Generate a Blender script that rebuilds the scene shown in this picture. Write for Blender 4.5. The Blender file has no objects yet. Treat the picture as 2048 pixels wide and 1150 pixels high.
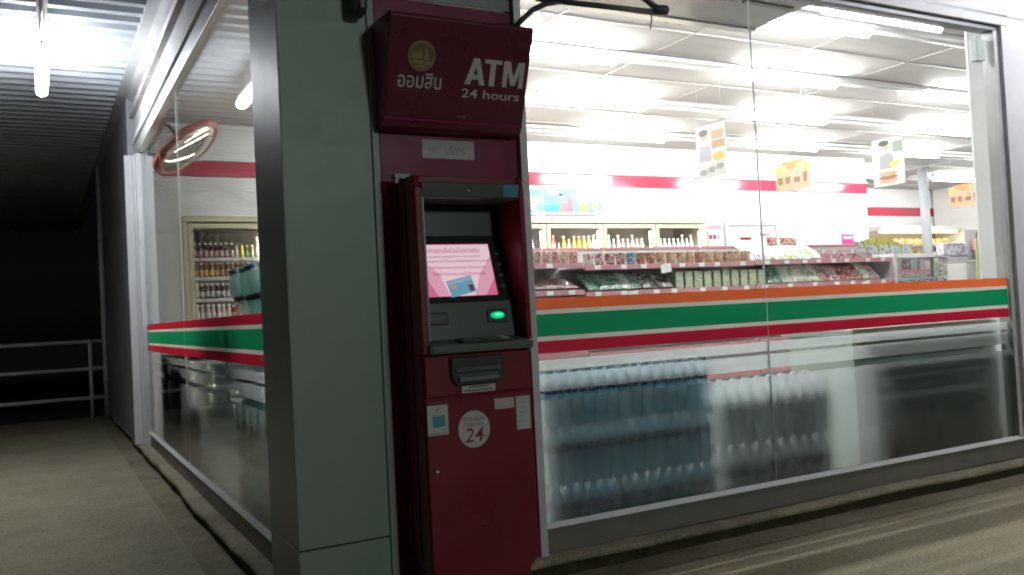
import bpy, math, random
from mathutils import Vector, Matrix
random.seed(7)
R = math.radians
scene = bpy.context.scene
COL = scene.collection

# ------------------------------------------------------------------ camera
CAM_H = 1.15
F_PX, YAW, PITCH, ROLL = 1756.3, .495975, .026807, -.0516856
cam_d = bpy.data.cameras.new('camera')
cam = bpy.data.objects.new('camera', cam_d); COL.objects.link(cam)
cam_d.sensor_width = 36.0
cam_d.lens = 36.0 * F_PX / 2048
cam_d.clip_start = .05; cam_d.clip_end = 400
fw = Vector((math.sin(YAW) * math.cos(PITCH), math.cos(YAW) * math.cos(PITCH), math.sin(PITCH)))
r0 = Vector((math.cos(YAW), -math.sin(YAW), 0)); u0 = r0.cross(fw)
rr = r0 * math.cos(ROLL) + u0 * math.sin(ROLL); uu = -r0 * math.sin(ROLL) + u0 * math.cos(ROLL)
m = Matrix((rr, uu, -fw)).transposed().to_4x4(); m.translation = (0, 0, CAM_H)
cam.matrix_world = m
scene.camera = cam

# ------------------------------------------------------------------ night sky, added faint frontal fill, exposure
world = bpy.data.worlds.new('World'); scene.world = world; world.use_nodes = True
wn = world.node_tree.nodes; wl = world.node_tree.links
sky = wn.new('ShaderNodeTexSky'); sky.sky_type = 'NISHITA'; sky.sun_disc = False
sky.sun_elevation = R(20); sky.sun_rotation = R(167)
wn['Background'].inputs['Strength'].default_value = .00018
wl.new(sky.outputs[0], wn['Background'].inputs['Color'])
sun_d = bpy.data.lights.new('front_fill', 'SUN'); sun_d.energy = .16; sun_d.angle = R(6); sun_d.color = (.86, 1, .93)  # added low fill from the front, standing in for an unseen lamp
sun = bpy.data.objects.new('front_fill', sun_d); COL.objects.link(sun); sun.rotation_euler = (R(90 - 11), 0, R(13))
vs = scene.view_settings
vs.view_transform = 'Standard'; vs.look = 'None'; vs.gamma = 1; vs.exposure = .9; vs.use_curve_mapping = False
cy = scene.cycles
cy.use_denoising = True; cy.pixel_filter_type = 'BLACKMAN_HARRIS'; cy.filter_width = 1.9
cy.use_adaptive_sampling = True; cy.adaptive_threshold = .03
cy.max_bounces = 6; cy.diffuse_bounces = 3; cy.glossy_bounces = 3; cy.transmission_bounces = 4; cy.transparent_max_bounces = 14
cy.blur_glossy = 0; cy.caustics_reflective = False; cy.caustics_refractive = False
cy.sample_clamp_indirect = 4
IN_TUBE, OUT_TUBE, FRONT_TUBE = 59, 46, 110

# ------------------------------------------------------------------ helpers
class MB:
    """collects shapes; one MB becomes one mesh object"""
    def __init__(s): s.v = []; s.f = []; s.sm = []
    def add(s, vs, fs, smooth=False):
        o = len(s.v); s.v += [tuple(p) for p in vs]
        for f in fs: s.f.append(tuple(i + o for i in f)); s.sm.append(smooth)
        return s
    def box(s, x0, x1, y0, y1, z0, z1):
        x0, x1 = sorted((x0, x1)); y0, y1 = sorted((y0, y1)); z0, z1 = sorted((z0, z1))
        return s.add([(x0,y0,z0),(x1,y0,z0),(x1,y1,z0),(x0,y1,z0),(x0,y0,z1),(x1,y0,z1),(x1,y1,z1),(x0,y1,z1)],
                     [(0,3,2,1),(4,5,6,7),(0,1,5,4),(1,2,6,5),(2,3,7,6),(3,0,4,7)])
    def prism(s, prof, axis, a, b):
        """closed profile extruded along an axis; prof lists the two other coordinates in order"""
        n = len(prof); vs = []
        for t in (a, b):
            for p, q in prof:
                vs.append({'x': (t, p, q), 'y': (p, t, q), 'z': (p, q, t)}[axis])
        fs = [tuple(range(n)), tuple(range(2 * n - 1, n - 1, -1))]
        for i in range(n): j = (i + 1) % n; fs.append((i, i + n, j + n, j))
        return s.add(vs, fs)
    def lathe(s, prof, seg=12, c=(0, 0, 0), smooth=True):
        vs = []; n = len(prof)
        for k in range(seg):
            a = 2 * math.pi * k / seg
            for r_, z in prof: vs.append((c[0] + r_ * math.cos(a), c[1] + r_ * math.sin(a), c[2] + z))
        fs = []
        for k in range(seg):
            k2 = (k + 1) % seg
            for i in range(n - 1): fs.append((k * n + i, k2 * n + i, k2 * n + i + 1, k * n + i + 1))
        s.add(vs, fs, smooth)
        if prof[0][0] > 1e-5: s.f.append(tuple(len(s.v) - n * seg + k * n for k in range(seg - 1, -1, -1))); s.sm.append(False)
        if prof[-1][0] > 1e-5: s.f.append(tuple(len(s.v) - n * seg + k * n + n - 1 for k in range(seg))); s.sm.append(False)
        return s
    def tube(s, pts, rad, seg=8):
        pts = [Vector(p) for p in pts]; vs = []; n = len(pts)
        for i, p in enumerate(pts):
            d = (pts[min(i + 1, n - 1)] - pts[max(i - 1, 0)]).normalized()
            a = d.orthogonal().normalized() if i == 0 else (s._a - d * s._a.dot(d)).normalized()
            s._a = a; b = d.cross(a)
            rd = rad[i] if isinstance(rad, (list, tuple)) else rad
            for k in range(seg):
                t = 2 * math.pi * k / seg; vs.append(p + (a * math.cos(t) + b * math.sin(t)) * rd)
        fs = [(i*seg+k, i*seg+(k+1)%seg, (i+1)*seg+(k+1)%seg, (i+1)*seg+k) for i in range(n-1) for k in range(seg)]
        s.add(vs, fs, True)
        o = len(s.v) - n * seg
        s.f.append(tuple(o + k for k in range(seg - 1, -1, -1))); s.sm.append(False)
        s.f.append(tuple(o + (n - 1) * seg + k for k in range(seg))); s.sm.append(False)
        return s
    def disc(s, c, u, v, ru, rv, n=24, a0=0, a1=2 * math.pi, t=.0008):
        """flat ellipse (or sector) with a little thickness along u x v"""
        c, u, v = Vector(c), Vector(u), Vector(v); w = u.cross(v) * t
        P = [c + u * ru * math.cos(a0 + (a1 - a0) * k / n) + v * rv * math.sin(a0 + (a1 - a0) * k / n) for k in range(n)]
        return s.slab(P, w)
    def slab(s, P, w):
        n = len(P); P = [Vector(p) for p in P]
        return s.add(P + [p + w for p in P], [tuple(range(n - 1, -1, -1)), tuple(range(n, 2 * n))] +
                     [(i, (i + 1) % n, (i + 1) % n + n, i + n) for i in range(n)])
    def mesh(s, name, mat=None, off=(0, 0, 0)):
        me = bpy.data.meshes.new(name)
        me.from_pydata([(p[0]-off[0], p[1]-off[1], p[2]-off[2]) for p in s.v], [], s.f)
        me.polygons.foreach_set('use_smooth', s.sm)
        if mat: me.materials.append(mat)
        me.update(); return me

def world_off(o):
    off = Vector((0, 0, 0))
    while o is not None: off += o.location; o = o.parent
    return off

def obj(name, mb, mat, parent=None, bevel=0, at=None):
    """one mesh object; geometry is given in world coordinates unless at=(local origin)"""
    if at is None:
        off = world_off(parent) if parent else (0, 0, 0)
        me = mb.mesh(name, mat, off); o = bpy.data.objects.new(name, me)
    else:
        me = mb.mesh(name, mat); o = bpy.data.objects.new(name, me); o.location = at
    COL.objects.link(o)
    if parent: o.parent = parent
    if bevel:
        b = o.modifiers.new('bevel', 'BEVEL'); b.width = bevel; b.segments = 2; b.limit_method = 'ANGLE'
    return o

def tag(o, label, cat, group=None):
    o['label'] = label; o['category'] = cat
    if group: o['group'] = group
    return o
def thing(name, label, cat, loc=(0, 0, 0), group=None):
    o = bpy.data.objects.new(name, None); o.empty_display_size = .1; COL.objects.link(o); o.location = loc
    return tag(o, label, cat, group)
def struct(name, mb, mat):
    o = obj(name, mb, mat); o['kind'] = 'structure'; return o
def copy_tree(o, parent=None):
    c = o.copy(); COL.objects.link(c); c.parent = parent
    for ch in o.children: copy_tree(ch, c)
    return c
ORD = ['first','second','third','fourth','fifth','sixth','seventh','eighth','ninth','tenth','eleventh','twelfth',
       'thirteenth','fourteenth','fifteenth','sixteenth','seventeenth','eighteenth','nineteenth','twentieth']

# ------------------------------------------------------------------ materials
def principled(name, col, rough=.6, metal=0, spec=.5):
    mt = bpy.data.materials.new(name); mt.use_nodes = True
    b = mt.node_tree.nodes['Principled BSDF']
    b.inputs['Base Color'].default_value = (*col, 1); b.inputs['Roughness'].default_value = rough
    b.inputs['Metallic'].default_value = metal; b.inputs['Specular IOR Level'].default_value = spec
    return mt, mt.node_tree.nodes, mt.node_tree.links, b
def mat(name, col, rough=.6, metal=0, var=.12, scale=6, bump=0, bscale=60, spec=.5, stain=0, rvar=0, drip=1, grain=0):
    """colour with large soft variation, optional stains, fine relief"""
    mt, n, l, b = principled(name, col, rough, metal, spec)
    tc = n.new('ShaderNodeTexCoord')
    nz = n.new('ShaderNodeTexNoise'); nz.inputs['Scale'].default_value = scale; nz.inputs['Detail'].default_value = 6
    l.new(tc.outputs['Object'], nz.inputs['Vector'])
    mr = n.new('ShaderNodeMapRange'); mr.inputs[1].default_value = .3; mr.inputs[2].default_value = .7
    mr.inputs[3].default_value = 1 - var; mr.inputs[4].default_value = 1 + var
    l.new(nz.outputs['Fac'], mr.inputs[0])
    mx = n.new('ShaderNodeVectorMath'); mx.operation = 'SCALE'; mx.inputs[0].default_value = col
    l.new(mr.outputs[0], mx.inputs['Scale'])
    out = mx.outputs[0]
    if stain:
        n2 = n.new('ShaderNodeTexNoise'); n2.inputs['Scale'].default_value = scale * .35; n2.inputs['Detail'].default_value = 8
        n2.inputs['Roughness'].default_value = .65
        vm = n.new('ShaderNodeVectorMath'); vm.operation = 'MULTIPLY'; vm.inputs[1].default_value = (1, 1, drip); l.new(tc.outputs['Object'], vm.inputs[0])
        l.new(vm.outputs[0], n2.inputs['Vector'])
        m2 = n.new('ShaderNodeMapRange'); m2.inputs[1].default_value = .48; m2.inputs[2].default_value = .62
        m2.inputs[3].default_value = 1; m2.inputs[4].default_value = 1 - stain
        l.new(n2.outputs['Fac'], m2.inputs[0])
        mx2 = n.new('ShaderNodeVectorMath'); mx2.operation = 'SCALE'; l.new(out, mx2.inputs[0]); l.new(m2.outputs[0], mx2.inputs['Scale'])
        out = mx2.outputs[0]
    if grain:                                     # fine mineral speckle
        g1 = n.new('ShaderNodeTexNoise'); g1.inputs['Scale'].default_value = 75; g1.inputs['Detail'].default_value = 3
        l.new(tc.outputs['Object'], g1.inputs['Vector'])
        g2 = n.new('ShaderNodeMapRange'); g2.inputs[1].default_value = .32; g2.inputs[2].default_value = .68
        g2.inputs[3].default_value = 1 - grain; g2.inputs[4].default_value = 1 + grain; l.new(g1.outputs['Fac'], g2.inputs[0])
        g3 = n.new('ShaderNodeVectorMath'); g3.operation = 'SCALE'; l.new(out, g3.inputs[0]); l.new(g2.outputs[0], g3.inputs['Scale']); out = g3.outputs[0]
    l.new(out, b.inputs['Base Color'])
    if rvar:
        m3 = n.new('ShaderNodeMapRange'); m3.inputs[1].default_value = .3; m3.inputs[2].default_value = .7
        m3.inputs[3].default_value = max(.02, rough - rvar); m3.inputs[4].default_value = rough + rvar
        l.new(nz.outputs['Fac'], m3.inputs[0]); l.new(m3.outputs[0], b.inputs['Roughness'])
    if bump:
        n3 = n.new('ShaderNodeTexNoise'); n3.inputs['Scale'].default_value = bscale; n3.inputs['Detail'].default_value = 4
        l.new(tc.outputs['Object'], n3.inputs['Vector'])
        bp = n.new('ShaderNodeBump'); bp.inputs['Strength'].default_value = bump; bp.inputs['Distance'].default_value = .004
        l.new(n3.outputs['Fac'], bp.inputs['Height']); l.new(bp.outputs[0], b.inputs['Normal'])
    return mt
def emit(name, col, strength):
    mt = bpy.data.materials.new(name); mt.use_nodes = True; n = mt.node_tree.nodes; n.clear()
    e = n.new('ShaderNodeEmission'); e.inputs[0].default_value = (*col, 1); e.inputs[1].default_value = strength
    o = n.new('ShaderNodeOutputMaterial'); mt.node_tree.links.new(e.outputs[0], o.inputs[0])
    if name.startswith('scr_') and name != 'scr_bg': mt.cycles.emission_sampling = 'NONE'
    return mt
def print_mat(name, cols, scale=22, rough=.35, seed=0):
    """printed packaging: hard-edged patches of a few inks"""
    mt, n, l, b = principled(name, cols[0], rough)
    tc = n.new('ShaderNodeTexCoord'); oi = n.new('ShaderNodeObjectInfo')
    va = n.new('ShaderNodeVectorMath'); va.operation = 'ADD'; l.new(tc.outputs['Object'], va.inputs[0])
    cx = n.new('ShaderNodeCombineXYZ'); mm = n.new('ShaderNodeMath'); mm.operation = 'MULTIPLY'; mm.inputs[1].default_value = 7 + seed
    l.new(oi.outputs['Random'], mm.inputs[0]); l.new(mm.outputs[0], cx.inputs[0]); l.new(cx.outputs[0], va.inputs[1])
    nz = n.new('ShaderNodeTexNoise'); nz.inputs['Scale'].default_value = scale; nz.inputs['Detail'].default_value = 2
    l.new(va.outputs[0], nz.inputs['Vector'])
    cr = n.new('ShaderNodeValToRGB'); cr.color_ramp.interpolation = 'CONSTANT'
    k = len(cols); el = cr.color_ramp.elements
    while len(el) < k: el.new(.5)
    for i, c in enumerate(cols): el[i].position = 0 if i == 0 else .36 + .28 * i / k; el[i].color = (*c, 1)
    l.new(nz.outputs['Fac'], cr.inputs[0]); l.new(cr.outputs[0], b.inputs['Base Color'])
    return mt
def glass_mat(name, tint=(.96, .98, .97), f0=.045, rough=0):
    mt = bpy.data.materials.new(name); mt.use_nodes = True; n = mt.node_tree.nodes; l = mt.node_tree.links; n.clear()
    tr = n.new('ShaderNodeBsdfTransparent'); tr.inputs[0].default_value = (*tint, 1)
    gl = n.new('ShaderNodeBsdfGlossy'); gl.inputs['Roughness'].default_value = rough
    lw = n.new('ShaderNodeLayerWeight'); lw.inputs[0].default_value = .5
    pw = n.new('ShaderNodeMath'); pw.operation = 'POWER'; pw.inputs[1].default_value = 5; l.new(lw.outputs['Facing'], pw.inputs[0])
    ma = n.new('ShaderNodeMath'); ma.operation = 'MULTIPLY_ADD'; ma.inputs[1].default_value = 1 - f0; ma.inputs[2].default_value = f0
    l.new(pw.outputs[0], ma.inputs[0])
    mx = n.new('ShaderNodeMixShader'); l.new(ma.outputs[0], mx.inputs[0]); l.new(tr.outputs[0], mx.inputs[1]); l.new(gl.outputs[0], mx.inputs[2])
    o = n.new('ShaderNodeOutputMaterial'); l.new(mx.outputs[0], o.inputs[0]); return mt
def film_mat(name, rough=.15, veil=.22, col=(.96, .98, .98)):
    mt = bpy.data.materials.new(name); mt.use_nodes = True; n = mt.node_tree.nodes; l = mt.node_tree.links; n.clear()
    rf = n.new('ShaderNodeBsdfRefraction'); rf.inputs['Roughness'].default_value = rough; rf.inputs['IOR'].default_value = 1.4
    rf.inputs[0].default_value = (*col, 1)
    tl = n.new('ShaderNodeBsdfTranslucent'); tl.inputs[0].default_value = (.86, .89, .90, 1)
    df = n.new('ShaderNodeBsdfDiffuse'); df.inputs[0].default_value = (.55, .58, .57, 1)
    a = n.new('ShaderNodeMixShader'); a.inputs[0].default_value = .12; l.new(tl.outputs[0], a.inputs[1]); l.new(df.outputs[0], a.inputs[2])
    mx = n.new('ShaderNodeMixShader'); mx.inputs[0].default_value = veil; l.new(rf.outputs[0], mx.inputs[1]); l.new(a.outputs[0], mx.inputs[2])
    tp = n.new('ShaderNodeBsdfTransparent'); m4 = n.new('ShaderNodeMixShader'); m4.inputs[0].default_value = .15; l.new(mx.outputs[0], m4.inputs[1]); l.new(tp.outputs[0], m4.inputs[2])
    o = n.new('ShaderNodeOutputMaterial'); l.new(m4.outputs[0], o.inputs[0]); return mt
def veil_mat(name, veil=.20):
    """milky backing sheet of the film"""
    mt = bpy.data.materials.new(name); mt.use_nodes = True; n = mt.node_tree.nodes; l = mt.node_tree.links; n.clear()
    tr = n.new('ShaderNodeBsdfTransparent'); tl = n.new('ShaderNodeBsdfTranslucent'); tl.inputs[0].default_value = (.88, .91, .93, 1)
    mx = n.new('ShaderNodeMixShader'); mx.inputs[0].default_value = veil; l.new(tr.outputs[0], mx.inputs[1]); l.new(tl.outputs[0], mx.inputs[2])
    o = n.new('ShaderNodeOutputMaterial'); l.new(mx.outputs[0], o.inputs[0]); return mt
def clear_plastic(name, col, trans=.55, rough=.12):
    mt = bpy.data.materials.new(name); mt.use_nodes = True; n = mt.node_tree.nodes; l = mt.node_tree.links
    b = n['Principled BSDF']; b.inputs['Base Color'].default_value = (*col, 1); b.inputs['Roughness'].default_value = rough
    tr = n.new('ShaderNodeBsdfTransparent'); tr.inputs[0].default_value = (*[min(1, c * .5 + .5) for c in col], 1)
    mx = n.new('ShaderNodeMixShader'); mx.inputs[0].default_value = trans
    o = n['Material Output']; l.new(b.outputs[0], mx.inputs[1]); l.new(tr.outputs[0], mx.inputs[2]); l.new(mx.outputs[0], o.inputs[0]); return mt

def vinyl(name, col):
    mt = mat(name, col, .4, var=.04, scale=2); n = mt.node_tree.nodes; l = mt.node_tree.links
    tl = n.new('ShaderNodeBsdfTranslucent'); tl.inputs[0].default_value = (*[c ** .45 for c in col], 1)
    mx = n.new('ShaderNodeMixShader'); mx.inputs[0].default_value = .55
    l.new(n['Principled BSDF'].outputs[0], mx.inputs[1]); l.new(tl.outputs[0], mx.inputs[2]); l.new(mx.outputs[0], n['Material Output'].inputs[0]); return mt
def pet_mat(name, col, clear=.25):
    mt = bpy.data.materials.new(name); mt.use_nodes = True; n = mt.node_tree.nodes; l = mt.node_tree.links
    b = n['Principled BSDF']; b.inputs['Base Color'].default_value = (*col, 1); b.inputs['Roughness'].default_value = .1
    tl = n.new('ShaderNodeBsdfTranslucent'); tl.inputs[0].default_value = (*col, 1)
    tr = n.new('ShaderNodeBsdfTransparent'); tr.inputs[0].default_value = (*[c * .3 + .7 for c in col], 1)
    a = n.new('ShaderNodeMixShader'); a.inputs[0].default_value = .6; c = n.new('ShaderNodeMixShader'); c.inputs[0].default_value = clear
    l.new(b.outputs[0], a.inputs[1]); l.new(tl.outputs[0], a.inputs[2]); l.new(a.outputs[0], c.inputs[1]); l.new(tr.outputs[0], c.inputs[2])
    l.new(c.outputs[0], n['Material Output'].inputs[0]); return mt
M_ = {}
M_['concrete'] = mat('concrete', (.38, .335, .225), .85, var=.12, scale=2.2, bump=.35, bscale=90, stain=.16, grain=.34)
M_['paving'] = mat('paving', (.31, .275, .185), .8, var=.10, scale=3, bump=.25, bscale=120, stain=.14, grain=.28)
M_['kerb'] = mat('kerb', (.33, .29, .20), .85, var=.2, scale=5, bump=.4, bscale=70, stain=.3, grain=.3)
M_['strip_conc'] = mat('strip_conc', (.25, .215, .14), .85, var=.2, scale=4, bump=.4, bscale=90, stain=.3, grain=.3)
M_['kerb_face_shade'] = mat('kerb_face_shade', (.075, .062, .030), .9, var=.3, scale=7, bump=.4, bscale=60, stain=.4, grain=.3)  # shade below the kerb lip, painted into the riser colour
M_['soil'] = mat('soil', (.06, .055, .045), .95, var=.3, scale=1.5, bump=.6, bscale=30)
M_['pillar'] = mat('pillar', (.33, .395, .35), .42, var=.035, scale=9, bump=.02, bscale=200, stain=.07, rvar=.02, drip=.12)
M_['alu'] = mat('alu', (.60, .61, .62), .40, metal=.25, var=.08, scale=8, rvar=.08)
M_['alu_dark'] = mat('alu_dark', (.2, .21, .22), .45, metal=.4, var=.1, scale=8)
M_['sillstrip'] = mat('sillstrip', (.86, .86, .84), .5, var=.05)
M_['sill'] = mat('sill', (.21, .20, .175), .5, metal=.2, var=.08, scale=6, stain=.12)
M_['white_wall'] = mat('white_wall', (.80, .80, .79), .5, var=.03, scale=2, stain=.04)
M_['ext_white'] = mat('ext_white', (.78, .78, .80), .45, var=.04, scale=3, stain=.05)
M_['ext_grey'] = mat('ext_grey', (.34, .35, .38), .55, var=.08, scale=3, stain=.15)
M_['roof'] = mat('roof', (.55, .60, .66), .45, metal=.2, var=.08, scale=2, stain=.12, rvar=.1)
M_['gap'] = mat('gap', (.03, .03, .03), .9, var=.05)
M_['floor_tile'] = mat('floor_tile', (.45, .44, .42), .2, var=.04, scale=2, stain=.05)
M_['ceil_tile'] = mat('ceil_tile', (.50, .475, .47), .85, var=.03, scale=5, bump=.12, bscale=150)
M_['ceil_grid'] = mat('ceil_grid', (.50, .485, .48), .4, var=.02)
M_['pink'] = mat('pink', (.46, .035, .075), .12, var=.06, scale=1.2, spec=.7)
M_['beige'] = mat('beige', (.56, .52, .36), .4, var=.05, scale=6)
M_['dark'] = mat('dark', (.025, .025, .028), .4, var=.1)
M_['dark_in'] = mat('dark_in', (.13, .12, .12), .6, var=.1)
M_['lamp_body'] = mat('lamp_body', (.75, .75, .76), .4, var=.03)
M_['tube_off'] = mat('tube_off', (.80, .80, .80), .25, var=.02)
M_['tube_in'] = emit('tube_in', (1, .985, .96), IN_TUBE)
M_['tube_out'] = emit('tube_out', (.93, .96, 1), OUT_TUBE)
M_['tube_front'] = emit('tube_front', (.95, .95, 1), FRONT_TUBE)
M_['glass'] = glass_mat('glass', (.95, .975, .965))
M_['cooler_glass'] = glass_mat('cooler_glass', (.97, .97, .97), .04)
M_['film'] = film_mat('film'); M_['veil'] = veil_mat('veil')
M_['silicone'] = vinyl('silicone', (.78, .78, .77))
M_['orange'] = vinyl('orange', (.72, .13, .04))
M_['green'] = vinyl('green', (.004, .22, .085))
M_['red'] = vinyl('red', (.42, .008, .03))
M_['cream'] = vinyl('cream', (.62, .60, .54))
M_['maroon'] = mat('maroon', (.225, .009, .028), .36, var=.1, scale=4, stain=.14, rvar=.12, bump=.02, bscale=150, spec=.35, drip=.3, grain=.06)
M_['magenta'] = mat('magenta', (.26, .010, .075), .42, var=.06, scale=4, stain=.06, rvar=.06, spec=.3)
M_['sign_maroon'] = mat('sign_maroon', (.15, .016, .042), .32, var=.08, scale=4, stain=.1, rvar=.08)
M_['atm_grey'] = mat('atm_grey', (.075, .095, .088), .4, var=.08, scale=10)
M_['atm_dark'] = mat('atm_dark', (.018, .026, .024), .35, var=.1, scale=10)
M_['atm_lip'] = mat('atm_lip', (.15, .18, .17), .35, metal=.3, var=.08, scale=10)
M_['paper'] = mat('paper', (.62, .62, .60), .6, var=.06, scale=20)
M_['paper_pink'] = mat('paper_pink', (.62, .50, .50), .6, var=.06, scale=20)
M_['ink'] = mat('ink', (.10, .03, .04), .6)
M_['inkgrey'] = mat('inkgrey', (.25, .25, .27), .6)
M_['teal'] = mat('teal', (.08, .33, .40), .5)
M_['letter'] = mat('letter', (.70, .68, .72), .4, var=.04)
M_['gold'] = mat('gold', (.42, .32, .15), .4, metal=.3, var=.12, scale=30)
M_['gold_dk'] = mat('gold_dk', (.20, .13, .08), .5, var=.12, scale=30)
M_['pipe'] = mat('pipe', (.06, .065, .07), .45, metal=.2, var=.1)
M_['rail'] = mat('rail', (.62, .64, .64), .45, var=.06)
M_['shelf_pink'] = mat('shelf_pink', (.46, .22, .24), .45, var=.05)
M_['shelf_metal'] = mat('shelf_metal', (.62, .60, .60), .45, var=.05)
M_['tag'] = mat('tag', (.80, .80, .78), .5, var=.04)
M_['mirror'] = mat('mirror', (.85, .86, .86), .03, metal=1, var=.01)
M_['mirror_rim'] = mat('mirror_rim', (.36, .085, .07), .35, var=.06)
M_['grey_door'] = mat('grey_door', (.48, .48, .50), .5, var=.04)

# ------------------------------------------------------------------ positions shared by everything
YF, XL, YB = 3.34, .885, 9.0          # front glass plane, side glass plane, back wall
ZC = 3.16                              # shop ceiling
KH = .085                              # kerb height
CAN = 3.38                             # canopy underside

# ------------------------------------------------------------------ ground, paving, kerbs
struct('ground', MB().add([(-150,-150,-.004),(150,-150,-.004),(150,150,-.004),(-150,150,-.004)], [(0,1,2,3)]), M_['soil'])
struct('forecourt', MB().add([(-14,-6,0),(14,-6,0),(14,3.4,0),(.9,3.4,0),(.9,13.4,0),(-14,13.4,0)], [(0,1,2,3,4,5)]), M_['concrete'])
struct('side_path', MB().add([(-9,1.2,.004),(.636,1.2,.004),(.636,13.3,.004),(-9,13.3,.004)], [(0,1,2,3)]), M_['paving'])
struct('kerb_strip', MB().add([(.642,3.1,.004),(.82,3.1,.004),(.82,13.2,.004),(.642,13.2,.004)], [(0,1,2,3)]).add([(.821,3.1,.004),(12,3.1,.004),(12,3.28,.004),(.821,3.28,.004)], [(0,1,2,3)]), M_['strip_conc'])  # darker strip of ground along both kerbs
kb = MB()
def wavy_kerb(mb, axis, a, b, outer, inner, h, seed):
    rnd = random.Random(seed); n = 60; prof = []
    ph = [rnd.uniform(0, 6) for _ in range(4)]
    vs = []
    for i in range(n + 1):
        t = a + (b - a) * i / n
        w = .006 * math.sin(t * 2.1 + ph[0]) + .005 * math.sin(t * 5.3 + ph[1]) + .004 * math.sin(t * 11 + ph[2])
        dz = .004 * math.sin(t * 3.1 + ph[3]) + rnd.uniform(-.0015, .0015)
        row = [(outer + .014 + w * .7, .0), (outer + .012 + w, h - .034 + dz), (outer - .004 + w, h - .028 + dz), (outer + .000 + w, h - .008 + dz), (outer + .016 + w, h + dz), (inner, h)]
        for q, z in row: vs.append((t, q, z) if axis == 'x' else (q, t, z))
    fs = []
    for i in range(n):
        for k in range(5):
            f = (i*6+k, (i+1)*6+k, (i+1)*6+k+1, i*6+k+1)
            fs.append(f if axis == 'x' else f[::-1])
    mb.add(vs, fs, True)
wavy_kerb(kb, 'x', .795, 12, 3.262, 3.62, KH - .0012, 1)
kf_ = struct('kerb_front', kb, M_['kerb'])
kb = MB(); wavy_kerb(kb, 'y', 3.27, 13.1, .790, 1.06, KH, 2)
ks_ = struct('kerb_side', kb, M_['kerb'])
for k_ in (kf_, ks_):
    k_.data.materials.append(M_['kerb_face_shade'])
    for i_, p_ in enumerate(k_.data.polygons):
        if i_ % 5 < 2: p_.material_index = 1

# ------------------------------------------------------------------ the shop building
shop = thing('shop_building', 'glass fronted convenience shop with orange, green and red window stripes', 'shop', (XL, YF, 0))
def sp(name, mb, m_, parent=None, bevel=0): return obj(name, mb, M_[m_], parent or shop, bevel)
# floor inside with tiles
fl = sp('floor', MB().box(.95, 16, 3.40, 12, .0, KH - .006), 'gap')
tile_me = MB().box(-.298, .298, -.298, .298, -.004, 0).mesh('floor_tile', M_['floor_tile'])
for i in range(16):
    for j in range(12):
        if i > 11 and j < 3: continue
        o = bpy.data.objects.new('floor_tile', tile_me); COL.objects.link(o); o.parent = fl
        o.location = Vector((1.26 + .6 * i, 3.72 + .6 * j, KH)) - world_off(fl)
# corner pillar with clad panels and joints
PX0, PX1, PY0, PY1 = .842, 1.228, 3.345, 3.80
pil = sp('pillar', MB().box(PX0 + .004, PX1 - .004, PY0 + .004, PY1 - .004, 0, 3.42), 'gap')
ZJ = .283
for z0, z1 in ((.0, ZJ - .003), (ZJ + .003, 3.42)):
    sp('cladding_panel', MB().box(PX0 + .0005, PX1 - .028, PY0 - .004, PY0 + .003, z0, z1), 'pillar', pil, .002)
    sp('cladding_panel', MB().box(PX0 - .004, PX0 + .003, PY0 - .003, PY1, z0, z1), 'pillar', pil, .002)
sp('edge_trim', MB().box(PX1 - .026, PX1 + .004, PY0 - .012, PY0 + .003, 0.02, 3.42), 'pillar', pil, .003)
# backing panel behind the cash machine, header above it
sp('maroon_panel', MB().box(1.233, 1.866, YF - .004, YF + .05, .0, 2.455), 'magenta', None, .002)
sp('grey_panel', MB().box(1.233, 1.866, YF - .002, YF + .05, 2.462, 3.42), 'alu_dark', None, .002)
# front window frame
WX0, WX1, WZ0, WZ1 = 1.905, 5.30, .197, 2.758
sp('window_jamb', MB().box(1.868, WX0, YF - .03, YF + .07, KH, 3.0), 'alu', None, .002)
sl = sp('window_sill', MB().box(WX0, 5.425, YF - .010, YF + .07, KH + .002, WZ0), 'sill', None, .003)
sp('sill_strip', MB().prism([(YF - .022, WZ0 + .001), (YF - .024, WZ0 + .004), (YF - .010, WZ0 + .024), (YF - .0025, WZ0 + .024), (YF - .0025, WZ0 + .001)], 'x', WX0 + .001, 5.344), 'sillstrip', sl)
fr = sp('window_head', MB().box(WX0, 5.420, YF - .045, YF + .07, 2.775, 2.830), 'ext_white', None, .003)
sp('head_groove', MB().box(WX0, 5.41, YF - .02, YF + .06, 2.745, 2.774), 'alu_dark', fr)
sp('head_groove', MB().box(WX0, 5.44, YF - .03, YF + .06, 2.831, 2.852), 'alu_dark', fr)
jm = sp('window_jamb', MB().box(5.345, 5.420, YF - .045, YF + .07, WZ0 + .002, 2.774), 'ext_white', None, .003)
sp('jamb_groove', MB().box(5.300, 5.344, YF - .02, YF + .06, WZ0 + .017, 2.744), 'alu', jm)
sp('jamb_groove', MB().box(5.421, 5.440, YF - .02, YF + .06, KH + .002, 2.830), 'alu_dark', jm)
sp('fascia', MB().box(1.867, 9.5, YF - .012, YF + .07, 2.853, 3.42), 'ext_white', None, .003)
for i in range(4):
    sp('wall_panel', MB().box(5.441 + i * 1.1, 6.537 + i * 1.1, YF - .010, YF + .07, KH + .002, 2.850), 'ext_white', None, .003)
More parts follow.
